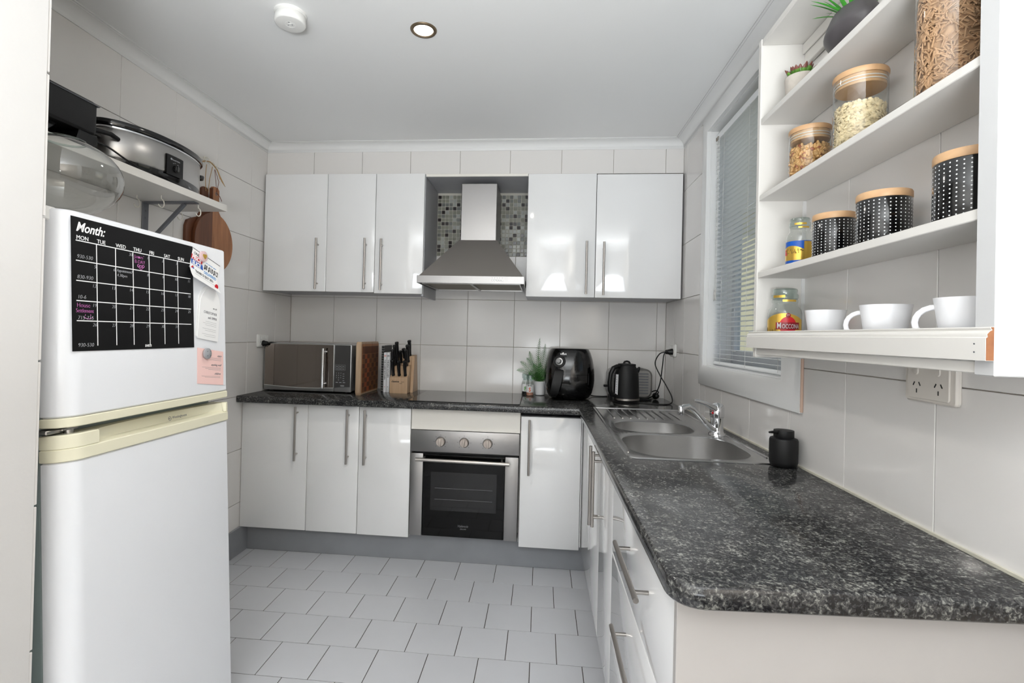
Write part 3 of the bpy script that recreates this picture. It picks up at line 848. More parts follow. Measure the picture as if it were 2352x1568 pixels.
MB().tube(pts, 0.01, 14, rs=[0.012, 0.012, 0.011, 0.0105, 0.0105, 0.0105, 0.0105, 0.010]).obj('spout', X['chrome'], tp)
MB().lathe([(0.0, -0.020), (0.0095, -0.020), (0.0105, -0.016), (0.0115, -0.014), (0.0115, 0.010), (0.008, 0.014), (0, 0.015)], 18, (2.196, -1.292, 1.003)).obj('aerator', X['chrome'], tp)

ct = thing('cooktop', 'black ceramic glass cooktop set into the benchtop above the oven', 'cooktop', (1.26, -0.3, HB))
MB().prism(rrect(0.958, 1.566, -0.556, -0.060, 0.012), HB, HB+0.0055, 'z', bev=0.0015).obj('glass_top', X['blackglass'], ct)
MB().prism(rrect(0.954, 1.570, -0.560, -0.056, 0.014), HB, HB+0.0012, 'z').obj('trim', X['black'], ct)

ov = thing('built_in_oven', 'stainless steel built-in oven with black glass door and three knobs', 'oven', (1.27, -0.3, 0.165))
OY = -0.524
MB().box(0.985, 1.56, -0.50, -0.03, 0.17, 0.735).obj('oven_body', X['black'], ov)
MB().box(0.976, 1.569, OY-0.003, -0.500, 0.619, 0.736, 0.003, 2).obj('control_panel', X['steel_h'], ov)
dr = MB().box(1.048, 1.4945, OY-0.001, -0.500, 0.164, 0.607, 0.002).obj('oven_door', X['ovenglass'], ov)
MB().box(0.978, 1.0475, OY-0.004, -0.5, 0.164, 0.610, 0.003, 2).obj('side_strip', X['steel_h'], dr)
MB().box(1.495, 1.567, OY-0.004, -0.5, 0.162, 0.609, 0.003, 2).obj('side_strip', X['steel_h'], dr)
MB().box(1.092, 1.452, OY-0.0015, OY-0.0008, 0.304, 0.512).obj('oven_window', X['ovenwin'], dr)
mb = MB()
for z in (0.365, 0.425):
    mb.cyl((1.115, OY-0.002, z), (1.43, OY-0.002, z), 0.0009, 5)
mb.obj('rack_glint', X['greyink'], dr)
mb = MB().cyl((1.015, -0.566, 0.585), (1.520, -0.566, 0.580), 0.0095, 18)
for x_ in (1.055, 1.478): mb.cyl((x_, OY, 0.590), (x_, -0.566, 0.583), 0.0055, 12)
mb.obj('handle', X['handle'], dr)
M_ = frame((1.272, OY-0.0012, 0.218), (1, 0, 0), (0, 0, 1))
mb = txt(MB(), 'Valencia', 0.018, 0, 0.002, M_, 'CENTER', shear=0.5); txt(mb, 'DELUXE', 0.009, 0.004, -0.011, M_, 'CENTER')
mb.obj('lettering', X['greyink'], dr, smooth=False)
for i, (x_, a_) in enumerate(((1.142, 0), (1.271, -8), (1.399, 0))):
    Mk = Matrix.Translation((x_, OY-0.003, 0.677)) @ Matrix.Rotation(R(90), 4, 'X')
    mb = MB().lathe([(0, 0.020), (0.021, 0.020), (0.0235, 0.014), (0.0235, 0.0), (0.025, 0.0)], 28, M=Mk)
    kn = mb.obj('knob', X['knob'], ov)
    Mk2 = Mk @ Matrix.Rotation(R(a_), 4, 'Z')
    MB().box(-0.0055, 0.0055, -0.0215, 0.0215, 0.016, 0.030, 0.003, 2, M=Mk2).obj('grip', X['knob'], kn)
    mb = MB().torus((0, 0, 0.0004), 0.0265, 0.0006, 28, 4, M=Mk)
    for q in range(7):
        t = R(225-45*q); mb.box(-0.003, 0.003, -0.0007, 0.0007, 0, 0.0005, M=Mk @ Matrix.Translation((0.036*math.cos(t), 0.036*math.sin(t), 0)) @ Matrix.Rotation(0.0, 4, 'Z'))
    mb.obj('dial_marks', X['ink'], ov)

hd = thing('range_hood', 'stainless steel canopy range hood with chimney above the cooktop', 'range hood', (1.28, -0.25, 1.55))
MB().box(1.186, 1.397, -0.300, -0.014, 1.80, 2.150, 0.003).obj('chimney', X['steel_h'], hd)
mb = MB()
b0 = [(0.990, -0.490), (1.567, -0.490), (1.567, -0.012), (0.990, -0.012)]; t0_ = [(1.180, -0.306), (1.403, -0.306), (1.403, -0.012), (1.180, -0.012)]
mb.add([(x_, y_, 1.583) for x_, y_ in b0]+[(x_, y_, 1.815) for x_, y_ in t0_], [(0, 1, 5, 4), (1, 2, 6, 5), (2, 3, 7, 6), (3, 0, 4, 7), (4, 5, 6, 7), (3, 2, 1, 0)])
mb.obj('cone', X['hooddark'], hd)
mb = MB(); z0, z1 = 1.541, 1.582
mb.box(0.981, 1.5735, -0.503, -0.499, z0, z1, 0.001); mb.box(0.981, 0.985, -0.499, -0.01, z0, z1); mb.box(1.5695, 1.5735, -0.499, -0.01, z0, z1); mb.box(0.985, 1.5695, -0.499, -0.01, z1-0.002, z1)
mb.obj('canopy_rim', X['steel_h'], hd)
for x0_, x1_ in ((1.01, 1.27), (1.285, 1.545)):
    fp = MB().box(x0_, x1_, -0.46, -0.05, 1.546, 1.556, 0.002).obj('grease_filter', X['filter'], hd)
    mb = MB(); frame_loop(mb, -0.46, -0.05, x0_, x1_, [(0, 0), (0, 0.006), (0.008, 0.006), (0.008, 0)], 0)
    # frame_loop works in (x=const) planes: turn it flat
    mb.v = [Vector((v.z, v.y, 1.546+v.x)) for v in mb.v]
    mb.obj('filter_frame', X['steel'], fp)
for k in range(5):
    x_ = 1.400+0.0135*k
    Mk = Matrix.Translation((x_, -0.503, 1.560)) @ Matrix.Rotation(R(90), 4, 'X')
    MB().lathe([(0, 0.005), (0.003, 0.0045), (0.0045, 0.002), (0.0048, 0)], 14, M=Mk).obj('button', X['chrome'], hd)
mb = MB()
for k in range(5): mb.cyl((1.400+0.0135*k, -0.5031, 1.573), (1.400+0.0135*k, -0.5035, 1.573), 0.0014, 8)
mb.obj('button_symbols', X['ink'], hd)

# ================================================================== on the benchtop
mw = thing('microwave_oven', 'silver microwave with mirrored door on the left end of the benchtop', 'microwave', (0.29, -0.18, HB))
z0, z1 = 0.903, 1.184
MB().box(0.020, 0.557, -0.318, -0.012, z0+0.002, z1-0.002, 0.004).obj('body', X['silver'], mw)
d = MB().box(0.018, 0.4535, -0.340, -0.319, z0, z1, 0.004, 2).obj('door', X['silver'], mw)
def curvez(x_): return 0.934-0.012*math.sin(math.pi*min(1, (x_-0.018)/0.54))
pl = [(0.023, 1.179), (0.023, curvez(0.023))]+[(0.023+0.426*i/12, curvez(0.023+0.426*i/12)) for i in range(1, 13)]+[(0.449, 1.179)]
MB().prism(pl, -0.3412, -0.3395, 'y').obj('mirror_glass', X['mirror'], d)
MB().tube([(0.020+0.432*i/14, -0.3405, curvez(0.020+0.432*i/14)-0.001) for i in range(15)], 0.0022, 6).obj('curved_trim', X['pale'], d)
p = MB().box(0.455, 0.5585, -0.340, -0.319, z0, z1, 0.004, 2).obj('control_panel', X['silver'], mw)
pl = [(0.459, 1.179), (0.459, curvez(0.459)), (0.508, curvez(0.508)+0.002), (0.5535, 0.933), (0.5535, 1.179)]
MB().prism(pl, -0.3412, -0.3395, 'y').obj('keypad', X['mwpanel'], p)
M_ = frame((0.466, -0.3413, 0.94), (1, 0, 0), (0, 0, 1)); mb = MB()
for j, row in enumerate(('123', '456', '789', ' 0 ')):
    for i, ch in enumerate(row):
        if ch != ' ': txt(mb, ch, 0.009, 0.004+0.0135*i, 0.072-0.0135*j, M_, 'CENTER')
for j in range(4): mb.box(0.042, 0.052, 0.070-0.0135*j, 0.072-0.0135*j, 0, 0.0003, M=M_)
for i in range(3): mb.box(0.0+0.022*i, 0.014+0.022*i, 0.018, 0.021, 0, 0.0003, M=M_)
for j in range(3):
    mb.box(-0.003, 0.056, 0.092+0.0155*j, 0.0926+0.0155*j, 0, 0.0003, M=M_)
for i in range(4): mb.box(-0.003+0.0195*i, -0.0024+0.0195*i, 0.092, 0.1236, 0, 0.0003, M=M_)
for j in range(2):
    for i in range(3): mb.box(0.001+0.0195*i, 0.012+0.0195*i, 0.098+0.0155*j, 0.100+0.0155*j, 0, 0.0003, M=M_)
mb.obj('keypad_print', X['chalk'], p, smooth=False)
MB().prism(rrect(0.495, 0.519, 0.936, 0.9445, 0.003), -0.3425, -0.341, 'y').obj('open_button', X['silver'], p)
mb = MB().cyl((0.398, -0.372, 0.925), (0.398, -0.372, 1.160), 0.0085, 16)
for z in (0.95, 1.138): mb.cyl((0.398, -0.341, z), (0.398, -0.372, z), 0.0055, 12); mb.torus((0, 0, 0), 0.008, 0.002, 14, 6, M=Matrix.Translation((0.400, -0.343, z)) @ Matrix.Rotation(R(90), 4, 'X'))
mb.obj('handle', X['chrome'], d)
for x_ in (0.05, 0.52):
    for y_ in (-0.30, -0.05): MB().cyl((x_, y_, HB), (x_, y_, z0+0.003), 0.012, 12).obj('foot', X['black'], mw)

# boards, books and knife block
t = MB().prism(rrect(-0.30, -0.06, HB, 1.075, 0.006), 0.575, 0.580, 'x', bev=0.001).obj('thin_board', X['paper'])
tag(t, 'thin white cutting sheet standing between microwave and wooden chopping board', 'cutting board')
t = MB().prism(rrect(-0.325, -0.05, HB, 1.135, 0.05), 0.5835, 0.591, 'x', bev=0.002).obj('oven_tray', X['blackgloss'])
tag(t, 'dark tray with rounded corners standing upright beside the microwave', 'tray')
cb = thing('chopping_board', 'thick chequered end-grain chopping board with pale border standing on edge', 'chopping board', (0.62, -0.24, HB))
by0, by1, bz0, bz1, bx0, bx1 = -0.392, -0.078, HB, 1.203, 0.604, 0.636
mb = MB(); c_ = 0.018; iy0, iy1, iz0, iz1 = by0+0.022, by1-0.014, bz0+0.016, bz1-0.026
def prism_board():
    o_ = [(by0, bz0+c_), (by0, bz1-c_), (by0+c_*0.5, bz1), (by1-c_*0.5, bz1), (by1, bz1-c_), (by1, bz0+c_), (by1-c_*0.5, bz0), (by0+c_*0.5, bz0)]
    return MB().prism(o_, bx0, bx1, 'x', bev=0.003)
prism_board().obj('border', X['maple'], cb)
MB().box(bx1-0.0005, bx1+0.0006, by0+0.012, by1-0.006, bz0+0.012, bz1-0.012, 0.0003).obj('face_frame', X['acacia'], cb)
MB().box(bx1-0.001, bx1+0.0012, iy0, iy1, iz1-0.045, iz1, 0.0005).obj('dark_strip', X['walnut'], cb)
ny, nz = 7, 8
dy = (iy1-iy0)/ny; dz = (iz1-0.047-iz0)/nz
for j in range(nz):
    for i in range(ny):
        k = (i+j) % 2
        mm = X[('endgrain1', 'endgrain2', 'endgrain3')[(0 if k else (1 if i in (1, 2) else 2))]]
        MB().box(bx1-0.001, bx1+0.0015, iy0+dy*i+0.0004, iy0+dy*(i+1)-0.0004, iz0+dz*j+0.0004, iz0+dz*(j+1)-0.0004, 0.0004).obj('end_grain_block', mm, cb)
sb = thing('spiral_book', 'tall black ring-bound book standing right of the chequered board', 'book', (0.70, -0.15, HB))
MB().box(0.690, 0.7035, -0.185, -0.012, HB, 1.180, 0.001).obj('cover', X['bookblack'], sb)
for k in range(19):
    z = HB+0.012+0.0152*k
    MB().torus((0, 0, 0), 0.0075, 0.0011, 14, 5, M=Matrix.Translation((0.7015, -0.190, z)) @ Matrix.Rotation(R(8), 4, 'X'), sx=1.0).obj('wire_ring', X['silver'], sb)
def spine_book(x0_, x1_, title, dotm, label):
    t = thing('cookbook', label, 'book', ((x0_+x1_)/2, -0.15, HB))
    MB().box(x0_, x1_, -0.203, -0.03, HB, 1.137, 0.0015).obj('cover', X['bookw'], t)
    MB().box(x0_+0.0015, x1_-0.0015, -0.2, -0.028, HB+0.002, 1.1385).obj('pages', X['paper'], t)
    M_ = frame(((x0_+x1_)/2, -0.2032, 1.095), (0, 0, -1), (1, 0, 0))
    txt(MB(), title, 0.0135, 0, -0.0048, M_, sx=0.92, bold=0.0002).obj('title', X['ink'], t, smooth=False)
    mb = MB(); Mc = frame(((x0_+x1_)/2, -0.2032, 1.118), (1, 0, 0), (0, 0, 1))
    mb.lathe([(0.0045, 0), (0.0062, 0), (0.0062, 0.0004), (0.0045, 0.0004)], 18, M=Mc); mb.box(-0.005, 0.005, -0.0012, 0.0012, 0, 0.0004, M=Mc)
    mb.box(-0.002, 0.002, -0.192, -0.188, 0, 0.0004, M=Mc)
    mb.obj('emblem', dotm, t)
spine_book(0.7105, 0.7285, 'THE CURRY KITCHEN', X['orange'], 'white cookbook spine reading THE CURRY KITCHEN with orange emblem')
spine_book(0.7305, 0.7490, 'THE EASY KITCHEN', X['ink'], 'white cookbook spine reading THE EASY KITCHEN with black emblem')

kb = thing('knife_block', 'pale wooden two-step knife block on the benchtop beside the cookbooks', 'knife block', (0.815, -0.13, HB))
MB().prism([(-0.222, HB), (-0.222, 0.990), (-0.196, 1.004), (-0.196, 1.004), (-0.176, 1.056), (-0.150, 1.062), (-0.128, 1.118), (-0.075, 1.124), (-0.045, 1.010), (-0.034, HB)], 0.757, 0.868, 'x', bev=0.0015).obj('body', X['blockw'], kb)
MB().prism([(-0.16, HB), (-0.128, 1.118), (-0.075, 1.124), (-0.034, HB)], 0.868, 0.886, 'x', bev=0.001).obj('side_slab', X['blockw'], kb)
M_ = frame((0.768, -0.2222, 0.960), (1, 0, 0), (0, 0, 1))
mb = txt(MB(), 'classica', 0.016, 0.0, 0, M_, shear=0.1, bold=0.0004); txt(mb, "chef's", 0.008, 0.060, 0.0, M_, shear=0.3); txt(mb, 'tools', 0.008, 0.050, -0.009, M_, shear=0.3)
mb.obj('lettering', X['ink'], kb, smooth=False)
def knife(base, top, r, label, hook=True):
    base = Vector(base); top = Vector(top); d = top-base; L_ = d.length
    k = thing('kitchen_knife', label, 'knife', base, group=None)
    q = d.to_track_quat('Z', 'Y').to_matrix().to_4x4(); M = Matrix.Translation(base) @ q
    prof = [(0, 0.0), (0.8, 0.0), (0.95, 0.06), (0.8, 0.14), (0.85, 0.4), (1.0, 0.65), (0.95, 0.85), (1.15, 0.93), (0.9, 0.985), (0, 1.0)]
    MB().lathe([(r*1.25*a, L_*b_) for a, b_ in prof], 12, M=M, sx=0.9, sy=1.25).obj('handle', X['black'], k)
    MB().box(-0.0012, 0.0012, -r*1.2, r*1.2, -0.035, 0.003, M=M).obj('blade', X['steel'], k)
    mb = MB()
    for f in (0.3, 0.6): mb.cyl(base+d*f+Vector((-r*0.87, 0, 0)), base+d*f+Vector((r*0.87, 0, 0)), 0.0016, 8)
    mb.obj('rivets', X['steel'], k)
lb = 'black handled knife in the front row of the knife block, '
for x_, w_, h in ((0.775, 'left of three', 1.097), (0.812, 'middle of three', 1.093), (0.850, 'right of three', 1.094)):
    knife((x_, -0.206, 0.998), (x_-0.004, -0.222, h), 0.0088, lb+w_)
for (x_, y_, zb_2, zt_2, la) in ((0.768, -0.186, 1.055, 1.160, 'black handled knife with hooked end, front left of the block rear row'),
                        (0.774, -0.168, 1.062, 1.188, 'black handled knife second in the left stack of the knife block'),
                        (0.780, -0.140, 1.080, 1.207, 'tallest black handled knife at the back left of the knife block'),
                        (0.806, -0.150, 1.075, 1.152, 'short black knife standing centre left in the rear row of the block'),
                        (0.820, -0.125, 1.105, 1.165, 'short black knife standing centre right in the rear row of the block'),
                        (0.847, -0.178, 1.058, 1.160, 'front black knife of the right stack in the knife block'),
                        (0.851, -0.150, 1.080, 1.190, 'middle black knife of the right stack in the knife block'),
                        (0.853, -0.118, 1.115, 1.218, 'tallest black handle at the back right of the knife block')):
    knife((x_, y_, zb_2), (x_-0.003, y_-0.02, zt_2), 0.0092, la)

# grinders
def grinder(x_, y_, lab, big, mat1, fill):
    g = thing('spice_grinder', lab, 'grinder', (x_, y_, HB)); c0 = (x_, y_, HB)
    MB().lathe([(0.0, 0.001), (0.022, 0.001), (0.0235, 0.005), (0.0235, 0.075), (0.019, 0.088), (0.017, 0.094)], 22, c0).obj('jar', X['glass'], g)
    MB().lathe([(0.0, 0.003), (0.0215, 0.003), (0.0215, 0.022 if fill is X['salt'] else 0.05), (0, 0.024 if fill is X['salt'] else 0.052)], 18, c0).obj('contents', fill, g)
    MB().lathe([(0.0242, 0.022), (0.0242, 0.068)], 24, c0).obj('label', X['paper'], g)
    MB().lathe([(0.017, 0.092), (0.018, 0.100), (0.022, 0.104), (0.0235, 0.108), (0.0235, 0.126), (0.021, 0.130), (0.0, 0.130)], 22, c0).obj('grinder_cap', X['thickglass'], g)
    M_ = frame((x_, y_-0.0246, HB+0.028), (1, 0, 0), (0, 0, 1))
    txt(MB(), big, 0.034, 0, 0.0, M_, 'CENTER', bold=0.0012, sx=0.8).obj('letter', mat1, g, smooth=False)
    mb = txt(MB(), 'SEA SALT', 0.0065, 0, 0.033, M_, 'CENTER', bold=0.0003)
    if fill is X['salt']: mb.obj('lettering', X['ink'], g, smooth=False)
grinder(1.610, -0.105, 'salt grinder with red letter S on its label, beside the fern', 'S', X['orange'], X['salt'])
grinder(1.582, -0.055, 'second spice grinder with green label, half hidden behind the salt grinder', 'P', X['greenp'], X['black'])

# fern in white pot
fp = thing('potted_fern', 'small green fern in a white pot between the grinders and the air fryer', 'plant', (1.672, -0.06, HB))
c0 = (1.672, -0.06, HB)
MB().lathe([(0, 0.001), (0.026, 0.001), (0.030, 0.004), (0.038, 0.085), (0.0385, 0.088), (0.036, 0.088), (0.034, 0.075), (0.0, 0.074)], 28, c0).obj('pot', X['ceramic'], fp)
def frond(tip, bend, n=22, w0=0.030, side=None):
    base = Vector((1.672, -0.06, HB+0.072)); tip = Vector(tip)
    mid = (base+tip)/2+Vector(bend); mb = MB(); P_ = []
    for i in range(n+1):
        t = i/n; P_.append(base*(1-t)**2+mid*2*t*(1-t)+tip*t*t)
    mb.tube(P_, 0.0009, 5)
    view = Vector((0.0, -1, 0.15))
    for i in range(3, n+1):
        t = i/n; d = (P_[i]-P_[i-1]).normalized(); sd = d.cross(view).normalized()
        L_ = w0*math.sin(math.pi*min(1, 0.15+t*0.83))**0.7
        for s_ in (-1, 1):
            for h_ in (0.0,):
                p0 = P_[i-1]+(P_[i]-P_[i-1])*h_
                dr_ = (sd*s_+d*0.75+view*rnd.uniform(-0.3, 0.3)).normalized(); w_ = d*0.0011
                tp_ = p0+dr_*L_*rnd.uniform(0.85, 1.1)
                mb.add([p0-w_, p0+dr_*L_*0.5-w_*1.3, tp_, p0+dr_*L_*0.5+w_*1.3, p0+w_], [(0, 1, 2, 3, 4)])
    return mb.obj('frond', X['leaf'], fp, fix=False)
for tip, bd in (((1.525, -0.10, 1.045), (-0.02, 0, 0.06)), ((1.545, -0.075, 1.10), (-0.02, 0, 0.05)), ((1.60, -0.05, 1.165), (-0.02, 0, 0.04)), ((1.585, -0.08, 1.125), (-0.01, 0, 0.05)),
                ((1.665, -0.06, 1.250), (-0.02, 0, 0.02)), ((1.700, -0.05, 1.215), (0.0, 0, 0.02)), ((1.745, -0.045, 1.16), (0.01, 0, 0.04)),
                ((1.60, -0.13, 1.03), (-0.01, -0.01, 0.05)), ((1.63, -0.12, 1.09), (0, -0.01, 0.03)), ((1.70, -0.13, 1.06), (0.01, 0, 0.04)), ((1.655, -0.10, 1.14), (0, 0, 0.02)),
                ((1.625, -0.14, 0.995), (-0.01, -0.02, 0.05)), ((1.69, -0.14, 1.0), (0.01, -0.02, 0.05)), ((1.75, -0.10, 1.04), (0.01, -0.01, 0.05)), ((1.67, -0.09, 1.10), (0, 0, 0.01)), ((1.645, -0.13, 1.04), (0, 0, 0.02))):
    frond(tip, bd)

# air fryer
af = thing('air_fryer', 'large glossy black air fryer with dial on the benchtop', 'air fryer', (1.845, -0.165, HB))
c0 = (1.845, -0.165, HB)
prof = [(0, 0.003), (0.098, 0.003), (0.118, 0.012), (0.136, 0.040), (0.146, 0.080), (0.1495, 0.115), (0.1485, 0.150)]
MB().lathe(prof+[(0.1478, 0.150)], 56, c0, power=2.5).obj('basket', X['blackgloss'], af)
prof = [(0.1480, 0.151), (0.1478, 0.165), (0.1435, 0.200), (0.1355, 0.240), (0.124, 0.275), (0.1135, 0.296), (0.108, 0.300), (0.0, 0.300)]
MB().lathe(prof, 56, c0, power=2.5).obj('top_housing', X['blackgloss'], af)
# front handle on the basket, sloping wedge
mb = MB(); vs = []
cy_ = -0.165
for z, yf, hw in ((1.078, -0.300, 0.022), (1.062, -0.322, 0.025), (0.99, -0.334, 0.026), (0.935, -0.330, 0.022), (0.912, -0.305, 0.014)):
    hx = 1.782-0.20*(1.078-z); vs += [(hx-hw, yf+0.006, z), (hx+hw, yf, z), (hx+hw*0.9, -0.265, z), (hx-hw*0.9, -0.245, z)]
fs = [(k*4+i, k*4+(i+1) % 4, (k+1)*4+(i+1) % 4, (k+1)*4+i) for k in range(4) for i in range(4)]+[(3, 2, 1, 0), (16, 17, 18, 19)]
mb.add(vs, fs).obj('basket_handle', X['blackmatte'], af)
nrm = Vector((-0.30, -0.93, 0.22)).normalized()
Mk = Matrix.Translation((1.782, -0.290, 1.117)) @ nrm.to_track_quat('Z', 'Y').to_matrix().to_4x4()
dl = MB().lathe([(0.0, 0.008), (0.034, 0.008), (0.036, 0.004), (0.036, -0.02)], 28, M=Mk).obj('dial_ring', X['black'], af)
MB().lathe([(0, 0.026), (0.011, 0.026), (0.013, 0.022), (0.015, 0.012), (0.021, 0.011), (0.021, 0.008)], 24, M=Mk).obj('dial_knob', X['silver'], dl)
M_ = frame((1.822, -0.318, 1.158), (1, 0.0, 0), (0, 0.35, 1))
txt(MB(), 'PHILIPS', 0.011, 0, 0, Matrix.Translation((-0.02, 0.004, 0)) @ M_, 'CENTER', bold=0.0003).obj('lettering', X['wink'], af, smooth=False)

# kettle
kt = thing('electric_kettle', 'matte black electric kettle with steel base ring in front of the toaster', 'kettle', (2.168, -0.262, HB))
c0 = (2.168, -0.262, HB)
MB().lathe([(0, 0.0), (0.076, 0.0), (0.078, 0.006), (0.070, 0.014), (0.0, 0.014)], 36, c0).obj('power_base', X['black'], kt)
MB().lathe([(0.071, 0.014), (0.0745, 0.016), (0.0745, 0.026), (0.071, 0.027)], 36, c0).obj('base_ring', X['handle'], kt)
MB().lathe([(0, 0.026), (0.072, 0.026), (0.0715, 0.06), (0.069, 0.12), (0.066, 0.165), (0.061, 0.185), (0.053, 0.200), (0.050, 0.208), (0.050, 0.214)], 40, c0).obj('body', X['blackmatte'], kt)
MB().lathe([(0.050, 0.213), (0.0515, 0.216), (0.049, 0.221), (0.025, 0.224), (0.0, 0.225)], 36, c0).tube([(2.150, -0.262, 1.115), (2.156, -0.262, 1.126), (2.168, -0.262, 1.129), (2.180, -0.262, 1.126), (2.186, -0.262, 1.115)], 0.006, 8).obj('lid', X['blackmatte'], kt)
MB().tube([(2.130, -0.285, 1.095), (2.108, -0.297, 1.100), (2.086, -0.307, 1.090), (2.072, -0.312, 1.06), (2.066, -0.314, 1.01), (2.068, -0.314, 0.965), (2.080, -0.308, 0.938), (2.100, -0.300, 0.933), (2.112, -0.292, 0.938)], 0.012, 12, rs=[0.010, 0.013, 0.0135, 0.0125, 0.0125, 0.0125, 0.0125, 0.011, 0.009]).obj('handle', X['black'], kt)
M_ = frame((2.168, -0.262, 0), (1, 0, 0), (0, 1, 0))
mb = MB(); 
a_ = R(212)
for zz0, zz1, r0, w_, nm, mm in ((0.940, 1.055, 0.0725, 0.011, 'water_window', 'thickglass'),):
    vs = []
    for z, rr in ((zz0, 0.0735), (zz1, 0.0700)):
        for k in range(5):
            t = a_+R(-9+4.5*k); vs.append((2.168+rr*math.cos(t), -0.262+rr*math.sin(t), z))
    mb.add(vs, [(k, k+1, k+6, k+5) for k in range(4)])
    mb.obj(nm, X['ceramic'], kt)
mb = MB()
for k in range(7): 
    z = 0.955+0.014*k; t = a_; rr = 0.0742-0.003*(z-0.94)/0.115; d_ = Vector((math.cos(t), math.sin(t), 0)); e = Vector((-math.sin(t), math.cos(t), 0))
    p = Vector((2.168, -0.262, z))+d_*rr; mb.add([p-e*0.003, p+e*0.003, p+e*0.003+Vector((0, 0, 0.002)), p-e*0.003+Vector((0, 0, 0.002))], [(0, 1, 2, 3)])
mb.obj('level_marks', X['ink'], kt)
MB().tube([(2.225, -0.262, 1.070), (2.236, -0.262, 1.088), (2.240, -0.262, 1.098)], 0.010, 8, rs=[0.014, 0.009, 0.005]).obj('spout', X['blackmatte'], kt)

# toaster
ts = thing('toaster', 'grey two-slice toaster with ribbed sides behind the kettle', 'toaster', (2.21, -0.075, HB))
MB().prism(rrect(2.082, 2.340, HB+0.012, 1.080, 0.042, 8), -0.145, -0.014, 'y', bev=0.010).obj('body', X['toaster'], ts)
MB().box(2.095, 2.327, -0.135, -0.022, HB, HB+0.013, 0.002).obj('base', X['black'], ts)
for k in range(8): MB().box(2.112, 2.316, -0.1465, -0.1440, 0.932+0.0165*k, 0.9385+0.0165*k, 0.0012).obj('rib', X['bracket'], ts)
for y_ in (-0.105, -0.055): MB().box(2.13, 2.29, y_-0.012, y_+0.012, 1.0795, 1.0810).obj('slot', X['black'], ts)
MB().box(2.062, 2.082, -0.095, -0.065, 0.96, 0.975, 0.003).obj('lever', X['black'], ts)

# soap pump
sp_ = thing('soap_dispenser', 'matte black soap pump bottle standing at the near end of the sink', 'soap dispenser', (2.398, -1.645, HB))
c0 = (2.398, -1.645, HB)
MB().lathe([(0, 0.0005), (0.030, 0.0005), (0.036, 0.006), (0.0385, 0.016), (0.0385, 0.078), (0.0365, 0.084), (0.028, 0.087), (0.0, 0.088)], 36, c0).obj('bottle', X['blackmatte'], sp_)
MB().lathe([(0.026, 0.086), (0.0275, 0.088), (0.0275, 0.104), (0.0270, 0.108), (0.0, 0.109)], 32, c0).tube([(2.388, -1.650, HB+0.104), (2.362, -1.664, HB+0.1045), (2.344, -1.674, HB+0.105)], 0.005, 8, rs=[0.006, 0.0045, 0.003]).obj('pump_head', X['blackmatte'], sp_)
# ================================================================== outlets, cables
def outlet(name, label, o, u, v, w_, h_, gang, m_='white', slots=True):
    # o centre of plate on the wall, u right, v up (viewed from the room)
    t = thing(name, label, 'power outlet', o)
    M = frame(o, u, v)
    MB().prism(rrect(-w_/2, w_/2, -h_/2, h_/2, 0.008), 0.0, 0.011, 'z', M=M, bev=0.003).obj('wall_box', X[m_], t)
    MB().prism(rrect(-w_*0.40, w_*0.40, -h_*0.42, h_*0.42, 0.006), 0.011, 0.0145, 'z', M=M, bev=0.0008).obj('face_plate', X[m_], t)
    n = gang
    for k in range(n):
        cx = (k-(n-1)/2)*w_*0.42
        MB().prism(rrect(cx-0.007, cx+0.007, h_*0.13, h_*0.34, 0.0065), 0.0145, 0.0175, 'z', M=M, bev=0.0012).obj('switch', X[m_], t)
        if slots:
            mb = MB()
            for dx, dz, an in ((-0.0075, -0.007, 30), (0.0075, -0.007, -30), (0, -0.021, 0)):
                Mr = M @ Matrix.Translation((cx+dx, dz, 0.0146)) @ Matrix.Rotation(R(-an), 4, 'Z')
                mb.box(-0.0013, 0.0013, -0.0042, 0.0042, 0, 0.0003, M=Mr)
            mb.obj('socket_slots', X['ink'], t)
    return t
outlet('power_outlet', 'double power outlet on the tiles below the open shelves', (W, -2.150, 1.193), (0, -1, 0), (0, 0, 1), 0.132, 0.086, 2, 'offw')
outlet('power_outlet', 'power outlet with two black plugs in the corner above the toaster', (W, -0.205, 1.197), (0, -1, 0), (0, 0, 1), 0.115, 0.074, 2, 'white')
outlet('power_outlet', 'power outlet with one black plug on the wall left of the microwave', (0.0, -0.345, 1.195), (0, 1, 0), (0, 0, 1), 0.116, 0.076, 2, 'white')
def plug(label, p, d, cordpts, nm='power_plug', r=0.0175):
    t = thing(nm, label, 'plug', p); p = Vector(p); d = Vector(d).normalized()
    M = Matrix.Translation(p) @ d.to_track_quat('Z', 'Y').to_matrix().to_4x4()
    MB().lathe([(0, 0), (r, 0), (r, 0.006), (r*0.8, 0.012), (r*0.72, 0.026), (r*0.5, 0.031), (0, 0.032)], 20, M=M).obj('plug_body', X['black'], t)
    MB().tube(cordpts, 0.0033, 8).obj('cable', X['black'], t)
    return t
def smooth(P, n=10):
    P = [Vector(p) for p in P]; out = []
    Q = [P[0]*2-P[1]]+P+[P[-1]*2-P[-2]]
    for i in range(1, len(Q)-2):
        for k in range(n):
            t = k/n; a, b, c, d = Q[i-1], Q[i], Q[i+1], Q[i+2]
            out.append(0.5*((2*b)+(c-a)*t+(2*a-5*b+4*c-d)*t*t+(3*b-a-3*c+d)*t**3))
    out.append(P[-1]); return out
plug('black plug in the corner outlet whose cable hangs straight down behind the toaster', (W-0.0155, -0.190, 1.187), (-1, 0, 0),
     smooth([(W-0.047, -0.190, 1.187), (W-0.055, -0.189, 1.160), (W-0.06, -0.187, 1.10), (W-0.068, -0.17, 1.0), (W-0.09, -0.14, 0.93), (W-0.13, -0.10, HB+0.006), (2.30, -0.06, HB+0.005)]))
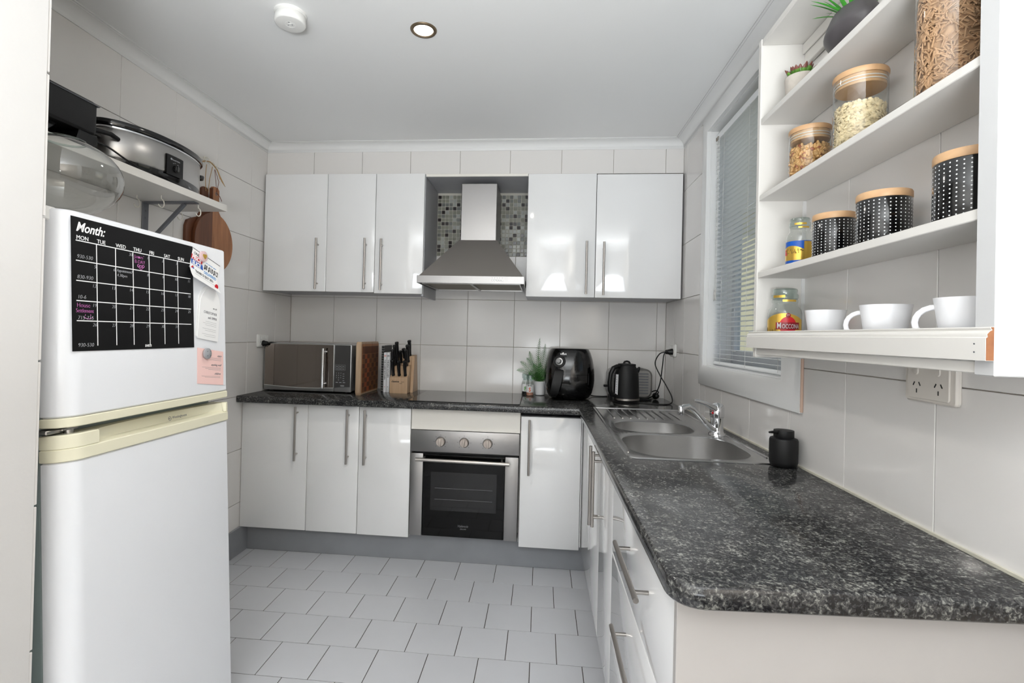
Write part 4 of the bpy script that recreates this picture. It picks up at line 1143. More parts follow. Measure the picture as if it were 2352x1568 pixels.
plug('black plug in the corner outlet whose cable loops across the bench to the kettle', (W-0.0155, -0.228, 1.190), (-1, -0.1, 0),
     smooth([(W-0.047, -0.230, 1.190), (2.362, -0.215, 1.175), (2.340, -0.205, 1.12), (2.362, -0.215, 1.06), (2.400, -0.235, 0.99), (2.425, -0.26, 0.93), (2.41, -0.30, HB+0.006), (2.34, -0.34, HB+0.004), (2.25, -0.31, HB+0.004), (2.225, -0.30, HB+0.004)]))
plug('loose black plug lying on the bench in the corner behind the kettle', (2.372, -0.085, HB+0.0215), (0.15, -0.9, 0.1),
     smooth([(2.374, -0.108, HB+0.03), (2.384, -0.11, HB+0.048), (2.37, -0.09, HB+0.055), (2.33, -0.065, HB+0.030), (2.31, -0.10, HB+0.006), (2.335, -0.145, HB+0.005), (2.25, -0.165, HB+0.004)]), r=0.020)
plug('black microwave plug in the outlet beside the microwave', (0.0155, -0.352, 1.180), (1, 0, 0), smooth([(0.045, -0.352, 1.180), (0.062, -0.335, 1.186), (0.04, -0.20, 1.17), (0.018, -0.06, 1.12), (0.014, -0.011, 1.0)]))
t = MB().tube(smooth([(1.97, -0.075, HB+0.02), (2.0, -0.05, HB+0.006), (2.05, -0.045, HB+0.004), (2.09, -0.03, HB+0.004)]), 0.0032, 8).obj('power_cable', X['black'])
tag(t, 'black cable running along the bench behind air fryer towards the kettle', 'cable')

# ================================================================== fridge (leans back a little)
FH = 1.465
fr = thing('refrigerator', 'white top-freezer fridge with cream handle trim at the left wall', 'refrigerator', (0.668, -1.607, 0.0), (0, -math.atan2(0.068, 1.46), R(0.3)))
Lf = dict(world=False)
def prof_y(r=0.05, y0=-0.588, y1=0.0, x0=-0.055, x1=0.0, r1=0.006):
    return [(x0, y1), (x1-r1, y1), (x1, y1-r1)]+[(x1-r+r*math.cos(R(-a)), y0+r+r*math.sin(R(-a))) for a in range(0, 91, 9)]+[(x0, y0)]
P_ = prof_y()
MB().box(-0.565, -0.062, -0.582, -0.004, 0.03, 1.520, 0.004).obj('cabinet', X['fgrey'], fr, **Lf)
lo = MB().prism(P_, 0.066, 0.957, 'z', bev=0.004).obj('lower_door', X['fridge'], fr, **Lf)
up = MB().prism(P_, 1.056, 1.528, 'z', bev=0.004).obj('freezer_door', X['fridge'], fr, **Lf)
MB().prism(prof_y(0.052, -0.590, 0.0015, -0.055, 0.0025), 1.034, 1.0555, 'z', bev=0.002).obj('door_trim', X['fcream'], up, **Lf)
# cream handle band on the lower door: outer band with a scooped recess
pb = prof_y(0.053, -0.591, 0.0015, -0.055, 0.004)
tr_ = MB().prism(pb, 0.9575, 0.986, 'z', bev=0.002).obj('handle_trim', X['fcream'], lo, **Lf)
mb = MB()
pe = [(-0.055, -0.591+0.0), ]+[]
mb.prism([(-0.055, -0.500), (0.004, -0.500)]+[(0.004-0.053+0.053*math.cos(R(-a)), -0.591+0.053+0.053*math.sin(R(-a))) for a in range(0, 91, 9)]+[(-0.055, -0.591)], 0.986, 1.018, 'z', bev=0.002)
mb.obj('handle_end', X['fcream'], lo, **Lf)
MB().prism([(-0.055, 0.0015), (-0.004, 0.0015), (0.004, -0.006), (0.004, -0.014), (-0.012, -0.022), (-0.055, -0.024)], 0.986, 1.018, 'z', bev=0.002).obj('handle_end', X['fcream'], lo, **Lf)
vs = []; n = 16
for i in range(n+1):
    y = -0.500+0.478*i/n; s_ = math.sin(math.pi*i/n)**0.5
    vs += [(0.002, y, 0.986), (-0.028*s_-0.004, y, 0.990), (-0.034*s_-0.006, y, 1.016), (-0.050, y, 1.018), (-0.050, y, 0.986)]
fs = [(i*5+k, i*5+(k+1) % 5, (i+1)*5+(k+1) % 5, (i+1)*5+k) for i in range(n) for k in range(5)]+[(4, 3, 2, 1, 0), tuple(n*5+k for k in range(5))]
MB().add(vs, fs).obj('handle_scoop', X['fcream'], lo, **Lf)
M_ = frame((-0.0265, -0.235, 0.995), (0, 1, 0), (-0.15, 0, 1)); M_ = Matrix.Translation((0.0, 0, 0)) @ M_
mb = txt(MB(), 'Westinghouse', 0.0105, 0.012, 0, Matrix.Translation((-0.003+0.004, 0, 0.002)) @ M_); mb.torus((0.003, 0.004, 0.001), 0.0055, 0.0007, 18, 4, M=M_); txt(mb, 'W', 0.007, 0.003, 0.0015, M_, 'CENTER')
mb.obj('lettering', X['greyink'], lo, smooth=False, **Lf)
MB().cyl((-0.030, -0.545, 1.012), (-0.030, -0.545, 1.036), 0.010, 14).box(-0.062, -0.028, -0.600, -0.565, 1.022, 1.031, 0.002).box(-0.05, -0.02, -0.57, -0.53, 1.026, 1.031, 0.001).obj('middle_hinge', X['steel'], fr, **Lf)
MB().prism(rrect(-0.075, -0.030, -0.625, -0.560, 0.012), 1.500, 1.532, 'z', bev=0.003).obj('top_hinge_cover', X['white'], fr, **Lf)
MB().box(-0.565, -0.058, -0.585, -0.001, 1.520, 1.534, 0.004, 2).obj('top_panel', X['white'], fr, **Lf)
MB().box(-0.05, -0.02, -0.57, -0.02, 0.018, 0.062, 0.003).obj('kick_grille', X['fgrey'], fr, **Lf)
mb = MB()
for x_ in (-0.07, -0.53):
    for y_ in (-0.55, -0.04): mb.cyl((x_, y_, -0.0+(0.002 if x_ > -0.1 else 0.03)), (x_, y_, 0.04), 0.016, 10)
mb.obj('feet', X['black'], fr, **Lf)
bpy.context.view_layer.update()
FM = Matrix.Translation(fr.location) @ fr.rotation_euler.to_matrix().to_4x4()
def fpoint(yw, zw):   # world y,z on the door front -> local y,z
    return yw+1.607, zw
TB = -math.atan2(0.068, 1.46)
def on_fridge(name, label, cat, y, z, rotz=0.0, group=None):
    # thing whose local x = right along the door, y = up, z = out
    M = FM @ frame((0.0006, y, z), (0, 1, 0), (0, 0, 1)) @ Matrix.Rotation(rotz, 4, 'Z')
    t = thing(name, label, cat, M.translation, M.to_euler(), group)
    return t
# calendar: local origin at its lower left corner
cw, ch = 0.402, 0.309
cal = on_fridge('magnetic_calendar', 'black magnetic month planner with handwriting on the freezer door', 'calendar', -0.5635, 1.205)
MB().box(0, cw, 0, ch, 0, 0.001).obj('sheet', X['vinyl'], cal, world=False)
gl, gr_, gt = 0.011, cw-0.012, ch-0.054
cxs = [gl+i*(gr_-gl)/7 for i in range(8)]
rws = [gt-i*0.0462 for i in range(5)]
mb = MB()
for z in rws: mb.box(gl, gr_, z-0.0011, z+0.0011, 0.001, 0.0014)
for x_ in cxs[1:7]: mb.box(x_-0.001, x_+0.001, 0.012, gt, 0.001, 0.0014)
mb.obj('grid_lines', X['wink'], cal, world=False)
Mt = Matrix.Translation((0, 0, 0.001)); mb = MB()
for i, dname in enumerate(('MON', 'TUE', 'WED', 'THU', 'FRI', 'SAT', 'SUN')): txt(mb, dname, 0.0135, cxs[i]+0.001, gt+0.003, Mt)
txt(mb, 'Month:', 0.031, gl, gt+0.022, Mt, shear=0.35, bold=0.0005, sx=0.85)
txt(mb, 'SVISTI', 0.0085, cw/2+0.02, 0.006, Mt, 'CENTER', bold=0.0002)
mb.obj('print', X['wink'], cal, world=False, smooth=False, kind='stuff')
mb = MB()
nums = [['', '', '30', '1', '2', '3', '4'], ['5', '6', '7', '8', '9', '10', '11'], ['12', '13', '14', '15', '16', '17', '18'], ['19', '20', '21', '22', '23', '24', '25'], ['26', '27', '28', '29', '30', '31', '']]
for r_, row in enumerate(nums):
    for c_2, s_ in enumerate(row):
        if s_: txt(mb, s_, 0.0115, cxs[c_2+1]-0.002, rws[r_]-0.0125, Mt, 'RIGHT', shear=0.15, bold=-0.00025)
for s_, r_, y_ in (('930-530', 0, 0.006), ('830-930', 1, 0.005), ('10-6', 2, 0.005), ('715-715', 3, 0.003), ('930-530', 4, -0.002)):
    txt(mb, s_, 0.0125, gl+0.002, (rws[r_+1] if r_ < 4 else 0.012)+y_, Mt, shear=0.15, bold=-0.00025)
txt(mb, 'Appointment', 0.0105, cxs[2]+0.003, rws[1]-0.012, Mt, shear=0.1, sx=0.8, bold=-0.0002); txt(mb, '4.30pm', 0.0105, cxs[2]+0.003, rws[1]-0.024, Mt, shear=0.2, bold=-0.0002)
mb.obj('handwriting', X['chalk'], cal, world=False, smooth=False, kind='stuff')
mb = MB()
txt(mb, "James'", 0.0135, cxs[3]+0.004, rws[0]-0.015, Mt, shear=0.1, sx=0.95, bold=-0.0004); txt(mb, 'B-DAY', 0.0135, cxs[3]+0.005, rws[0]-0.028, Mt, sx=0.9, bold=-0.0004)
for k in range(3): mb.torus((cxs[3]+0.018+0.008*k, rws[0]-0.034-(0.0015 if k == 1 else 0), 0.001), 0.0034, 0.0006, 12, 4)
mb.tube([(cxs[3]+0.014, rws[0]-0.034, 0.001), (cxs[3]+0.026, rws[0]-0.0445, 0.001), (cxs[3]+0.038, rws[0]-0.034, 0.001)], 0.0006, 4)
txt(mb, 'House', 0.015, gl+0.0, rws[3]-0.015, Mt, sx=0.9, bold=-0.0004); txt(mb, 'Settlement', 0.0135, gl-0.002, rws[3]-0.027, Mt, sx=0.78, bold=-0.0003)
mb.tube([(gl+0.018+0.004*k, rws[3]-0.037-0.0045*math.sin(math.pi*k/6), 0.001) for k in range(7)], 0.0007, 4)
for dx in (0.022, 0.036): mb.tube([(gl+dx, rws[3]-0.031, 0.001), (gl+dx, rws[3]-0.034, 0.001)], 0.0007, 4)
mb.obj('pink_handwriting', X['pinkink'], cal, world=False, smooth=False)
# flyer (curling bottom edge)
fl = on_fridge('pizza_flyer', 'white pizza price flyer pinned crooked at the top right of the freezer door', 'flyer', -0.160, 1.512, R(-17))
wf, hf = 0.136, 0.098; vs = []; n = 8
def fz(y): t = max(0, (-y-0.045)/(hf-0.045)); return 0.0012+0.020*t*t
for j in range(n+1):
    y = -hf*j/n; vs += [(0, y, fz(y)), (wf, y, fz(y))]
MB().add(vs, [(2*j, 2*j+1, 2*j+3, 2*j+2) for j in range(n)]).obj('sheet', X['paper'], fl, world=False, fix=False)
def fb(p): return Vector((p.x, p.y, p.z+fz(p.y)))
I = Matrix.Identity(4)
mb = MB().box(0.0, 0.052, -0.034, -0.020, 0.0014, 0.0016); mb.obj('red_banner', X['red'], fl, world=False)
vs = [(0.0, -0.035, fz(-0.035)+0.0003), (0.055, -0.035, fz(-0.035)+0.0003), (0.062, -0.050, fz(-0.05)+0.0003), (0.006, -0.050, fz(-0.05)+0.0003)]
MB().add(vs, [(0, 3, 2, 1)]).obj('blue_banner', X['blue'], fl, world=False)
mb = MB(); txt(mb, 'PRICE', 0.0165, 0.003, -0.0325, I, bend=lambda p: Vector((p.x, p.y, p.z+0.0017)), bold=0.0005); txt(mb, 'SLICE', 0.0165, 0.008, -0.0487, I, bend=lambda p: fb(p)+Vector((0, 0, 0.0006)), bold=0.0005)
mb.obj('white_lettering', X['wink'], fl, world=False, smooth=False)
mb = MB(); txt(mb, 'ONE', 0.012, 0.008, -0.017, I, bend=fb)
txt(mb, '$8', 0.021, 0.062, -0.042, I, bend=fb, bold=0.0004, sx=0.75); txt(mb, '$10', 0.021, 0.083, -0.042, I, bend=fb, bold=0.0004, sx=0.75); txt(mb, '$12', 0.021, 0.110, -0.042, I, bend=fb, bold=0.0004, sx=0.7)
txt(mb, 'THURS 22 JULY 2021', 0.0115, 0.024, -0.071, I, bend=fb, bold=0.0002, sx=0.86)
mb.box(0.0, wf, -0.0016, 0.0, 0.0013, 0.0016); mb.obj('black_lettering', X['ink'], fl, world=False, smooth=False)
mb = MB(); txt(mb, 'DELIVERED', 0.0125, 0.066, -0.057, I, bend=fb, bold=0.0002); txt(mb, 'VALUE   TRADITIONAL   PREMIUM', 0.0035, 0.066, -0.022, I, bend=fb); mb.obj('blue_lettering', X['bluetxt'], fl, world=False, smooth=False)
mb = MB()
for k in range(3): mb.box(0.02, 0.12, -0.078-0.003*k, -0.0775-0.003*k, fz(-0.078)+0.0002, fz(-0.078)+0.0004)
mb.obj('fine_print', X['greyink'], fl, world=False)
Md = Matrix.Translation((0.012, -0.062, fz(-0.062)+0.0005)) @ Matrix.Rotation(R(40), 4, 'Z')
MB().box(-0.005, 0.005, -0.005, 0.0, 0, 0.0003, M=Md).obj('logo_blue', X['blue'], fl, world=False)
MB().box(-0.005, 0.005, 0.0005, 0.0055, 0, 0.0003, M=Md).obj('logo_red', X['red'], fl, world=False)
MB().lathe([(0, 0.0004), (0.009, 0.0004)], 10, (0.122, -0.081, fz(-0.083)+0.0008)).obj('red_seal', X['red'], fl, world=False)
hm = on_fridge('heart_magnet', 'round pink magnet with gold heart holding the pizza flyer', 'magnet', -0.119, 1.490)
MB().lathe([(0.0165, 0.002), (0.0175, 0.004), (0.0165, 0.009), (0.012, 0.0105), (0, 0.011)], 28, (0, 0, 0)).obj('dome', X['rose'], hm, world=False)
hp = []
for k in range(24):
    t = 2*math.pi*k/24; hp.append((0.00062*16*math.sin(t)**3*0.95, 0.00062*(13*math.cos(t)-5*math.cos(2*t)-2*math.cos(3*t)-math.cos(4*t))))
MB().prism(hp, 0.010, 0.0116, 'z').obj('heart', X['gold'], hm, world=False)
# arch card, double layer
ac = on_fridge('invitation_card', 'white arched wedding invitation card stuck below the pizza flyer', 'card', -0.088, 1.310, R(-8))
def arch(w_, h_, dx=0, dy=0):
    r_ = w_/2; return [(-r_+dx, -h_/2+dy), (r_+dx, -h_/2+dy)]+[(dx+r_*math.cos(R(a)), h_/2-r_*1.25+r_*1.25*math.sin(R(a))+dy) for a in range(0, 181, 12)]
MB().prism(arch(0.100, 0.168, -0.008, 0.006), 0.0, 0.0012, 'z').obj('back_sheet', X['paper'], ac, world=False)
MB().prism(arch(0.100, 0.168), 0.0015, 0.0028, 'z').obj('front_sheet', X['paper'], ac, world=False)
mb = MB(); Mt = Matrix.Translation((0.0, 0, 0.0028))
txt(mb, 'CHRISTOPHER', 0.0115, 0.002, -0.001, Mt, 'CENTER', sx=0.8, sp=1.1); txt(mb, 'and  EMMA', 0.0115, 0.014, -0.016, Mt, 'CENTER', sx=0.8); txt(mb, 'we do', 0.008, 0.022, 0.018, Mt, 'CENTER', shear=0.4)
for k in range(9): mb.box(-0.018-0.012*(k % 3 == 1), 0.036, -0.026-0.0058*k, -0.0255-0.0058*k, 0.0028, 0.0030) if k not in (3, 6) else None
mb.obj('print', X['greyink'], ac, world=False, smooth=False)
pk = on_fridge('pink_card', 'square pink note card hanging under a grey magnet', 'card', -0.150, 1.090)
MB().prism([(0, 0.003), (0.128, -0.014), (0.130, 0.097), (0.003, 0.114)], 0.0, 0.0008, 'z').obj('sheet', X['pink'], pk, world=False)
mb = MB(); Mt = Matrix.Translation((0, 0, 0.0008)) @ Matrix.Rotation(R(-6), 4, 'Z')
for s_, y_ in (('enjoy', 0.091), ('anything well', 0.061), ('children', 0.033)): txt(mb, s_, 0.0095, 0.110, y_, Mt, 'RIGHT', shear=0.5)
for y_, n_ in ((0.086, 3), (0.055, 3), (0.027, 2)):
    for k in range(n_): mb.box(0.018+0.015*k, 0.110, y_-0.0035*k-0.0003, y_-0.0035*k+0.0003, 0, 0.0002, M=Mt)
mb.obj('print', X['greyink'], pk, world=False, smooth=False)
gm = on_fridge('button_magnet', 'round grey glass magnet holding the pink card', 'magnet', -0.108, 1.184)
MB().lathe([(0.016, 0.002), (0.0175, 0.004), (0.017, 0.009), (0.012, 0.012), (0, 0.013)], 28).obj('dome', X['greymag'], gm, world=False)
mb = MB()
for a in (45, 135, 225, 315): mb.cyl((0.010*math.cos(R(a)), 0.010*math.sin(R(a)), 0.012), (0.010*math.cos(R(a)), 0.010*math.sin(R(a)), 0.0128), 0.0018, 8)
mb.obj('dots', X['bracket'], gm, world=False)

# ================================================================== things above the fridge
ft = 1.592
bw = thing('glass_bowl', 'large clear round glass bowl on top of the fridge', 'bowl', (0.40, -2.0, 1.555))
gb = []
for k in range(0, 15):
    a = R(-72+k*(72+66)/14); gb.append((0.133*math.cos(a), 0.104+0.100*math.sin(a)))
gb = [(0, 0.0), (0.040, 0.0)]+gb+[(0.052, 0.1965), (0.048, 0.199)]
MB().lathe(gb, 56, (0.40, -2.0, 1.553)).obj('glass', X['bowlglass'], bw)
MB().torus((0.40, -2.0, 1.553+0.199), 0.047, 0.003, 48, 6).obj('rim', X['thickglass'], bw)
wb = MB().box(0.10, 0.25, -2.24, -2.10, 1.560, 1.640, 0.004, 2).obj('white_box', X['white']); tag(wb, 'small white box on top of the fridge behind the glass bowl', 'box')

sh = thing('bracket_shelf', 'white wall shelf above the fridge carrying the slow cooker', 'shelf', (0.13, -1.65, 1.785))
MB().box(0.001, 0.256, -2.258, -1.092, 1.786, 1.815, 0.001).obj('board', X['painted'], sh)
br = MB().box(0.0005, 0.006, -1.272, -1.240, 1.50, 1.785, 0.001).box(0.006, 0.232, -1.272, -1.240, 1.7805, 1.7855, 0.001)
br.tube([(0.006, -1.256, 1.60), (0.180, -1.256, 1.779)], 0.0085, 4)
for z in (1.75, 1.72, 1.55): br.cyl((0.006, -1.256, z), (0.008, -1.256, z), 0.004, 8)
br.obj('bracket', X['bracket'], sh)
def chook(x_, y_, z_, s=1.0):
    pts = [(x_, y_, z_), (x_, y_, z_-0.012*s)]
    for k in range(10):
        a = R(90-k*27); pts.append((x_+0.0*s, y_+0.016*s*math.cos(a)*1.0, z_-0.030*s+0.017*s*math.sin(a)))
    return pts
for i, (x_, y_) in enumerate(((0.055, -1.36), (0.155, -1.355), (0.205, -1.208), (0.07, -1.14))):
    MB().tube(chook(x_, y_, 1.786), 0.0022, 7).obj('cup_hook', X['hook'], sh)

# slow cooker
sc_ = thing('slow_cooker', 'oval stainless steel slow cooker with black lid on the wall shelf', 'slow cooker', (0.128, -1.385, 1.815))
c0 = (0.128, -1.385, 1.815)
a_, b_ = 0.117, 0.238
MB().lathe([(0, 0.001), (0.90, 0.001), (0.97, 0.010), (0.985, 0.036)], 64, c0, sx=a_, sy=b_).obj('base', X['blackgloss'], sc_)
MB().lathe([(0.985, 0.036), (1.0, 0.040), (1.0, 0.134), (0.985, 0.137)], 72, c0, sx=a_, sy=b_).obj('body', X['steel'], sc_)
MB().lathe([(0.985, 0.136), (1.02, 0.137), (1.02, 0.142), (0.98, 0.144)], 72, c0, sx=a_, sy=b_).obj('chrome_rim', X['chrome'], sc_)
MB().lathe([(0.98, 0.142), (1.05, 0.145), (1.065, 0.153), (1.05, 0.164), (0.95, 0.168), (0.9, 0.168)], 72, c0, sx=a_, sy=b_).obj('crock_rim', X['blackgloss'], sc_)
MB().lathe([(0.93, 0.168), (0.90, 0.172), (0.6, 0.180), (0.0, 0.184)], 64, c0, sx=a_, sy=b_).lathe([(0.02, 0.184), (0.012, 0.190), (0.022, 0.195), (0.0, 0.198)], 20, c0).obj('lid', X['blackgloss'], sc_)
def epos(t, z, k=1.0): return Vector((0.128+a_*k*math.cos(t), -1.385+b_*k*math.sin(t), 1.815+z))
# control panel on the long front, towards the right end
mb = MB(); vs = []; t0_, t1_ = R(-14), R(5); n = 8
for j, (z, k) in enumerate(((0.034, 1.012), (0.030, 1.05), (0.104, 1.05), (0.108, 1.012))):
    for i in range(n+1): vs.append(epos(t0_+(t1_-t0_)*i/n, z, k))
fs = [(j*(n+1)+i, j*(n+1)+i+1, (j+1)*(n+1)+i+1, (j+1)*(n+1)+i) for j in range(3) for i in range(n)]
mb.add(vs, fs); cp = mb.obj('control_panel', X['black'], sc_)
tm = (t0_+t1_)/2; pc = epos(tm, 0.058, 1.05); nn = Vector((math.cos(tm)/a_, math.sin(tm)/b_, 0)).normalized()
Mk = Matrix.Translation(pc) @ nn.to_track_quat('Z', 'Y').to_matrix().to_4x4()
MB().lathe([(0, 0.010), (0.011, 0.010), (0.013, 0.006), (0.014, -0.002)], 22, M=Mk).box(-0.0025, 0.0025, -0.012, 0.012, 0.008, 0.014, 0.001, M=Mk).obj('dial', X['blackgloss'], cp)
M_ = frame(epos(tm, 0.088, 1.05)+nn*0.001, Vector((0, 0, 1)).cross(nn), (0, 0, 1))
mb = MB(); txt(mb, 'Russell Hobbs', 0.0068, -0.018, 0, M_); mb.lathe([(0, 0.0004), (0.004, 0.0004)], 14, (-0.023, 0.003, 0), M=M_)
for x_, y_ in ((-0.014, -0.012), (-0.006, -0.009), (0.008, -0.012), (0.016, -0.022)): mb.box(x_, x_+0.005, y_, y_+0.0014, 0, 0.0004, M=M_)
mb.obj('print', X['chalk'], cp, smooth=False)
MB().tube([epos(R(-62), 0.10, 1.0), epos(R(-64), 0.105, 1.14), epos(R(-74), 0.105, 1.22), epos(R(-84), 0.105, 1.14), epos(R(-86), 0.10, 1.0)], 0.008, 8).obj('handle', X['black'], sc_)
MB().tube([epos(R(60), 0.10, 0.98), epos(R(64), 0.105, 1.06), epos(R(74), 0.105, 1.10), epos(R(84), 0.105, 1.06), epos(R(88), 0.10, 0.98)], 0.008, 8).obj('handle', X['black'], sc_)
t = MB().tube(smooth([(0.20, -1.72, 1.862), (0.222, -1.68, 1.858), (0.238, -1.62, 1.835), (0.248, -1.56, 1.8185), (0.250, -1.52, 1.8185)]), 0.0032, 7).obj('power_cable', X['black'])
tag(t, 'black cable trailing along the wall shelf left of the slow cooker', 'cable')

# black grill appliance, tilted head on a stand
ga = thing('black_appliance', 'large black kitchen appliance at the far left of the wall shelf', 'appliance', (0.13, -1.95, 1.815))
Mg = Matrix.Translation((0.14, -1.965, 1.913)) @ Matrix.Rotation(R(0), 4, 'X')
MB().box(-0.115, 0.110, -0.22, 0.225, -0.050, 0.060, 0.018, 3, M=Mg).obj('head', X['black'], ga)
MB().box(-0.10, 0.1115, -0.22, 0.2265, 0.046, 0.049, 0.001, M=Mg).obj('lid_seam', X['bracket'], ga)
MB().prism([(-1.815, 1.816), (-1.765, 1.816), (-1.735, 1.835), (-1.738, 1.868), (-1.80, 1.868)], 0.10, 0.245, 'x', bev=0.004).obj('hinge_leg', X['black'], ga)
MB().box(0.03, 0.20, -2.17, -1.82, 1.8155, 1.830, 0.004).obj('base', X['black'], ga)
MB().prism([(-2.15, 1.828), (-1.88, 1.828), (-1.84, 1.868), (-2.18, 1.868)], 0.05, 0.215, 'x', bev=0.003).obj('lower_housing', X['blackgloss'], ga)

# hanging boards
pb_ = thing('paddle_board', 'round wooden paddle board hanging on a hook below and behind the shelf end', 'serving board', (0.03, -0.85, 1.70))
def paddle(cy, cz, r, hw, top, x0_, x1_, half=None):
    pts = []
    a0 = math.degrees(math.asin(hw*1.6/r))
    for k in range(40):
        a = R(90-a0-(360-2*a0)*k/39); pts.append((cy+r*math.cos(a), cz+r*1.02*math.sin(a)))
    pts += [(cy-hw, cz+r*1.10), (cy-hw, top-0.012), (cy-hw+0.012, top), (cy+hw-0.012, top), (cy+hw, top-0.012), (cy+hw, cz+r*1.10)]
    return pts
PP = paddle(-0.850, 1.690, 0.145, 0.026, 1.968, 0, 0)
def half_poly(P, yc, side):
    out = []
    n = len(P)
    for i in range(n):
        a, b = P[i], P[(i+1) % n]
        ina = (a[0]-yc)*side >= 0; inb = (b[0]-yc)*side >= 0
        if ina: out.append(a)
        if ina != inb:
            t = (yc-a[0])/(b[0]-a[0]); out.append((yc, a[1]+t*(b[1]-a[1])))
    return out
MB().prism(half_poly(PP, -0.872, 1), 0.018, 0.036, 'x', bev=0.0012).obj('pale_half', X['acacia'], pb_)
MB().prism(half_poly(PP, -0.872, -1), 0.018, 0.036, 'x', bev=0.0012).obj('dark_half', X['acacia2'], pb_)
MB().torus((0, 0, 0), 0.0062, 0.0018, 16, 6, M=Matrix.Translation((0.0365, -0.848, 1.935)) @ Matrix.Rotation(R(90), 4, 'Y')).obj('eyelet', X['bracket'], pb_)
MB().tube([(0.037, -0.848, 1.935), (0.034, -0.853, 2.0), (0.03, -0.858, 2.055)], 0.0013, 5).tube([(0.037, -0.848, 1.935), (0.038, -0.835, 2.0), (0.03, -0.856, 2.055)], 0.0013, 5).tube([(0.038, -0.848, 1.94), (0.044, -0.832, 1.925), (0.046, -0.82, 1.905)], 0.0016, 5).obj('leather_loop', X['leather'], pb_)
rb = thing('paddle_board', 'darker rectangular paddle board hanging behind the round one', 'serving board', (0.01, -0.93, 1.70))
PR = [(-1.030, 1.56), (-1.030, 1.74), (-1.018, 1.768), (-0.985, 1.785), (-0.945, 1.80), (-0.927, 1.83), (-0.924, 1.945), (-0.912, 1.955), (-0.890, 1.955), (-0.880, 1.945), (-0.878, 1.83), (-0.86, 1.80), (-0.80, 1.785), (-0.78, 1.76), (-0.78, 1.56)]
MB().prism(PR, 0.002, 0.016, 'x', bev=0.0012).obj('board', X['acacia2'], rb)
MB().tube([(0.018, -0.902, 1.935), (0.02, -0.912, 2.0), (0.025, -0.912, 2.062)], 0.0017, 5).tube([(0.018, -0.885, 1.935), (0.02, -0.88, 2.0), (0.025, -0.868, 2.066)], 0.0017, 5).obj('jute_loop', X['twine'], rb)
mb = MB(); mb.tube(smooth([(0.03, -0.955, 2.062), (0.034, -0.93, 2.072), (0.034, -0.90, 2.078), (0.034, -0.87, 2.070), (0.03, -0.835, 2.055), (0.03, -0.81, 2.02)]), 0.003, 6)
for k in range(5): mb.tube([(0.032, -0.945, 2.066), (0.032+0.002*k, -0.965-0.004*k, 2.045-0.003*k)], 0.0012, 4); mb.tube([(0.03, -0.83, 2.05), (0.03+0.002*k, -0.80+0.004*k, 2.01-0.005*k)], 0.0012, 4)
mb.obj('jute_bow', X['twine'], rb)
for y_, z_, w_ in ((-0.935, 2.085, 'left'), (-0.892, 2.10, 'middle'), (-0.850, 2.088, 'right')):
    hk = thing('tile_hook', 'small white stick-on hook on the tiles above the hanging boards, %s of three' % w_, 'hook', (0.0, y_, z_), group='hooks above the hanging boards')
    MB().cyl((0.0003, y_, z_), (0.003, y_, z_), 0.010, 14).tube([(0.003, y_, z_+0.002), (0.016, y_, z_+0.004), (0.026, y_, z_-0.006), (0.026, y_, z_-0.018), (0.034, y_, z_-0.024), (0.040, y_, z_-0.012)], 0.0022, 7).obj('hook', X['hook'], hk)

# ================================================================== ceiling
dl_ = thing('ceiling_downlight', 'lit round recessed downlight in the ceiling', 'ceiling light', (1.216, -1.415, H))
MB().lathe([(0.034, -0.001), (0.037, -0.0045), (0.046, -0.004), (0.049, 0.0)], 40, (1.216, -1.415, H)).obj('ring', X['bronze'], dl_)
MB().lathe([(0, -0.0015), (0.035, -0.0015)], 36, (1.216, -1.415, H)).obj('lens', X['lamp'], dl_)
sd = thing('smoke_alarm', 'round white smoke alarm mounted on the ceiling', 'smoke alarm', (0.768, -1.535, H))
MB().lathe([(0.054, 0.0), (0.054, -0.006), (0.050, -0.009), (0.0, -0.009)], 44, (0.768, -1.535, H)).obj('mounting_plate', X['white'], sd)
bd = MB().lathe([(0.047, -0.009), (0.0505, -0.012), (0.0525, -0.034), (0.050, -0.039), (0.047, -0.040), (0.0, -0.040)], 44, (0.768, -1.535, H)).obj('body', X['white'], sd)
MB().torus((0.768, -1.535, H-0.040), 0.017, 0.0008, 28, 5).torus((0.768, -1.535, H-0.0402), 0.008, 0.0012, 20, 5).lathe([(0, -0.041), (0.0075, -0.041)], 18, (0.768, -1.535, H)).obj('test_button', X['white'], bd)
MB().box(0.760, 0.763, -1.538, -1.532, H-0.0412, H-0.040).box(0.774, 0.777, -1.538, -1.532, H-0.0412, H-0.040).box(0.768, 0.773, -1.551, -1.548, H-0.0412, H-0.040).obj('slots', X['bracket'], bd)
# ================================================================== open shelf unit on the right wall
SX = 2.312; SY0, SY1 = -2.410, -1.650
su = thing('shelf_unit', 'white painted open shelving unit fixed to the tiled wall right of the window', 'shelf unit', (2.38, -2.0, 1.22))
MB().box(SX-0.002, W-0.001, SY1, SY1+0.018, 1.216, 2.170, 0.0012).obj('side_panel', X['painted'], su)
MB().box(SX-0.003, W+0.3, SY0-0.034, SY0, 1.222, H, 0.0015).obj('side_panel', X['painted'], su) if False else MB().box(SX-0.003, W-0.001, SY0-0.034, SY0, 1.222, 2.330, 0.0015).obj('side_panel', X['painted_dimmed'], su)
for z0, z1, nm in ((1.2245, 1.2425, 'bottom_board'), (1.452, 1.469, 'shelf'), (1.682, 1.698, 'shelf'), (1.911, 1.928, 'shelf'), (2.150, 2.168, 'top_board')):
    MB().box(SX, W-0.001, SY0+0.0005, SY1-0.0005, z0, z1, 0.0012).obj(nm, X['painted'], su)
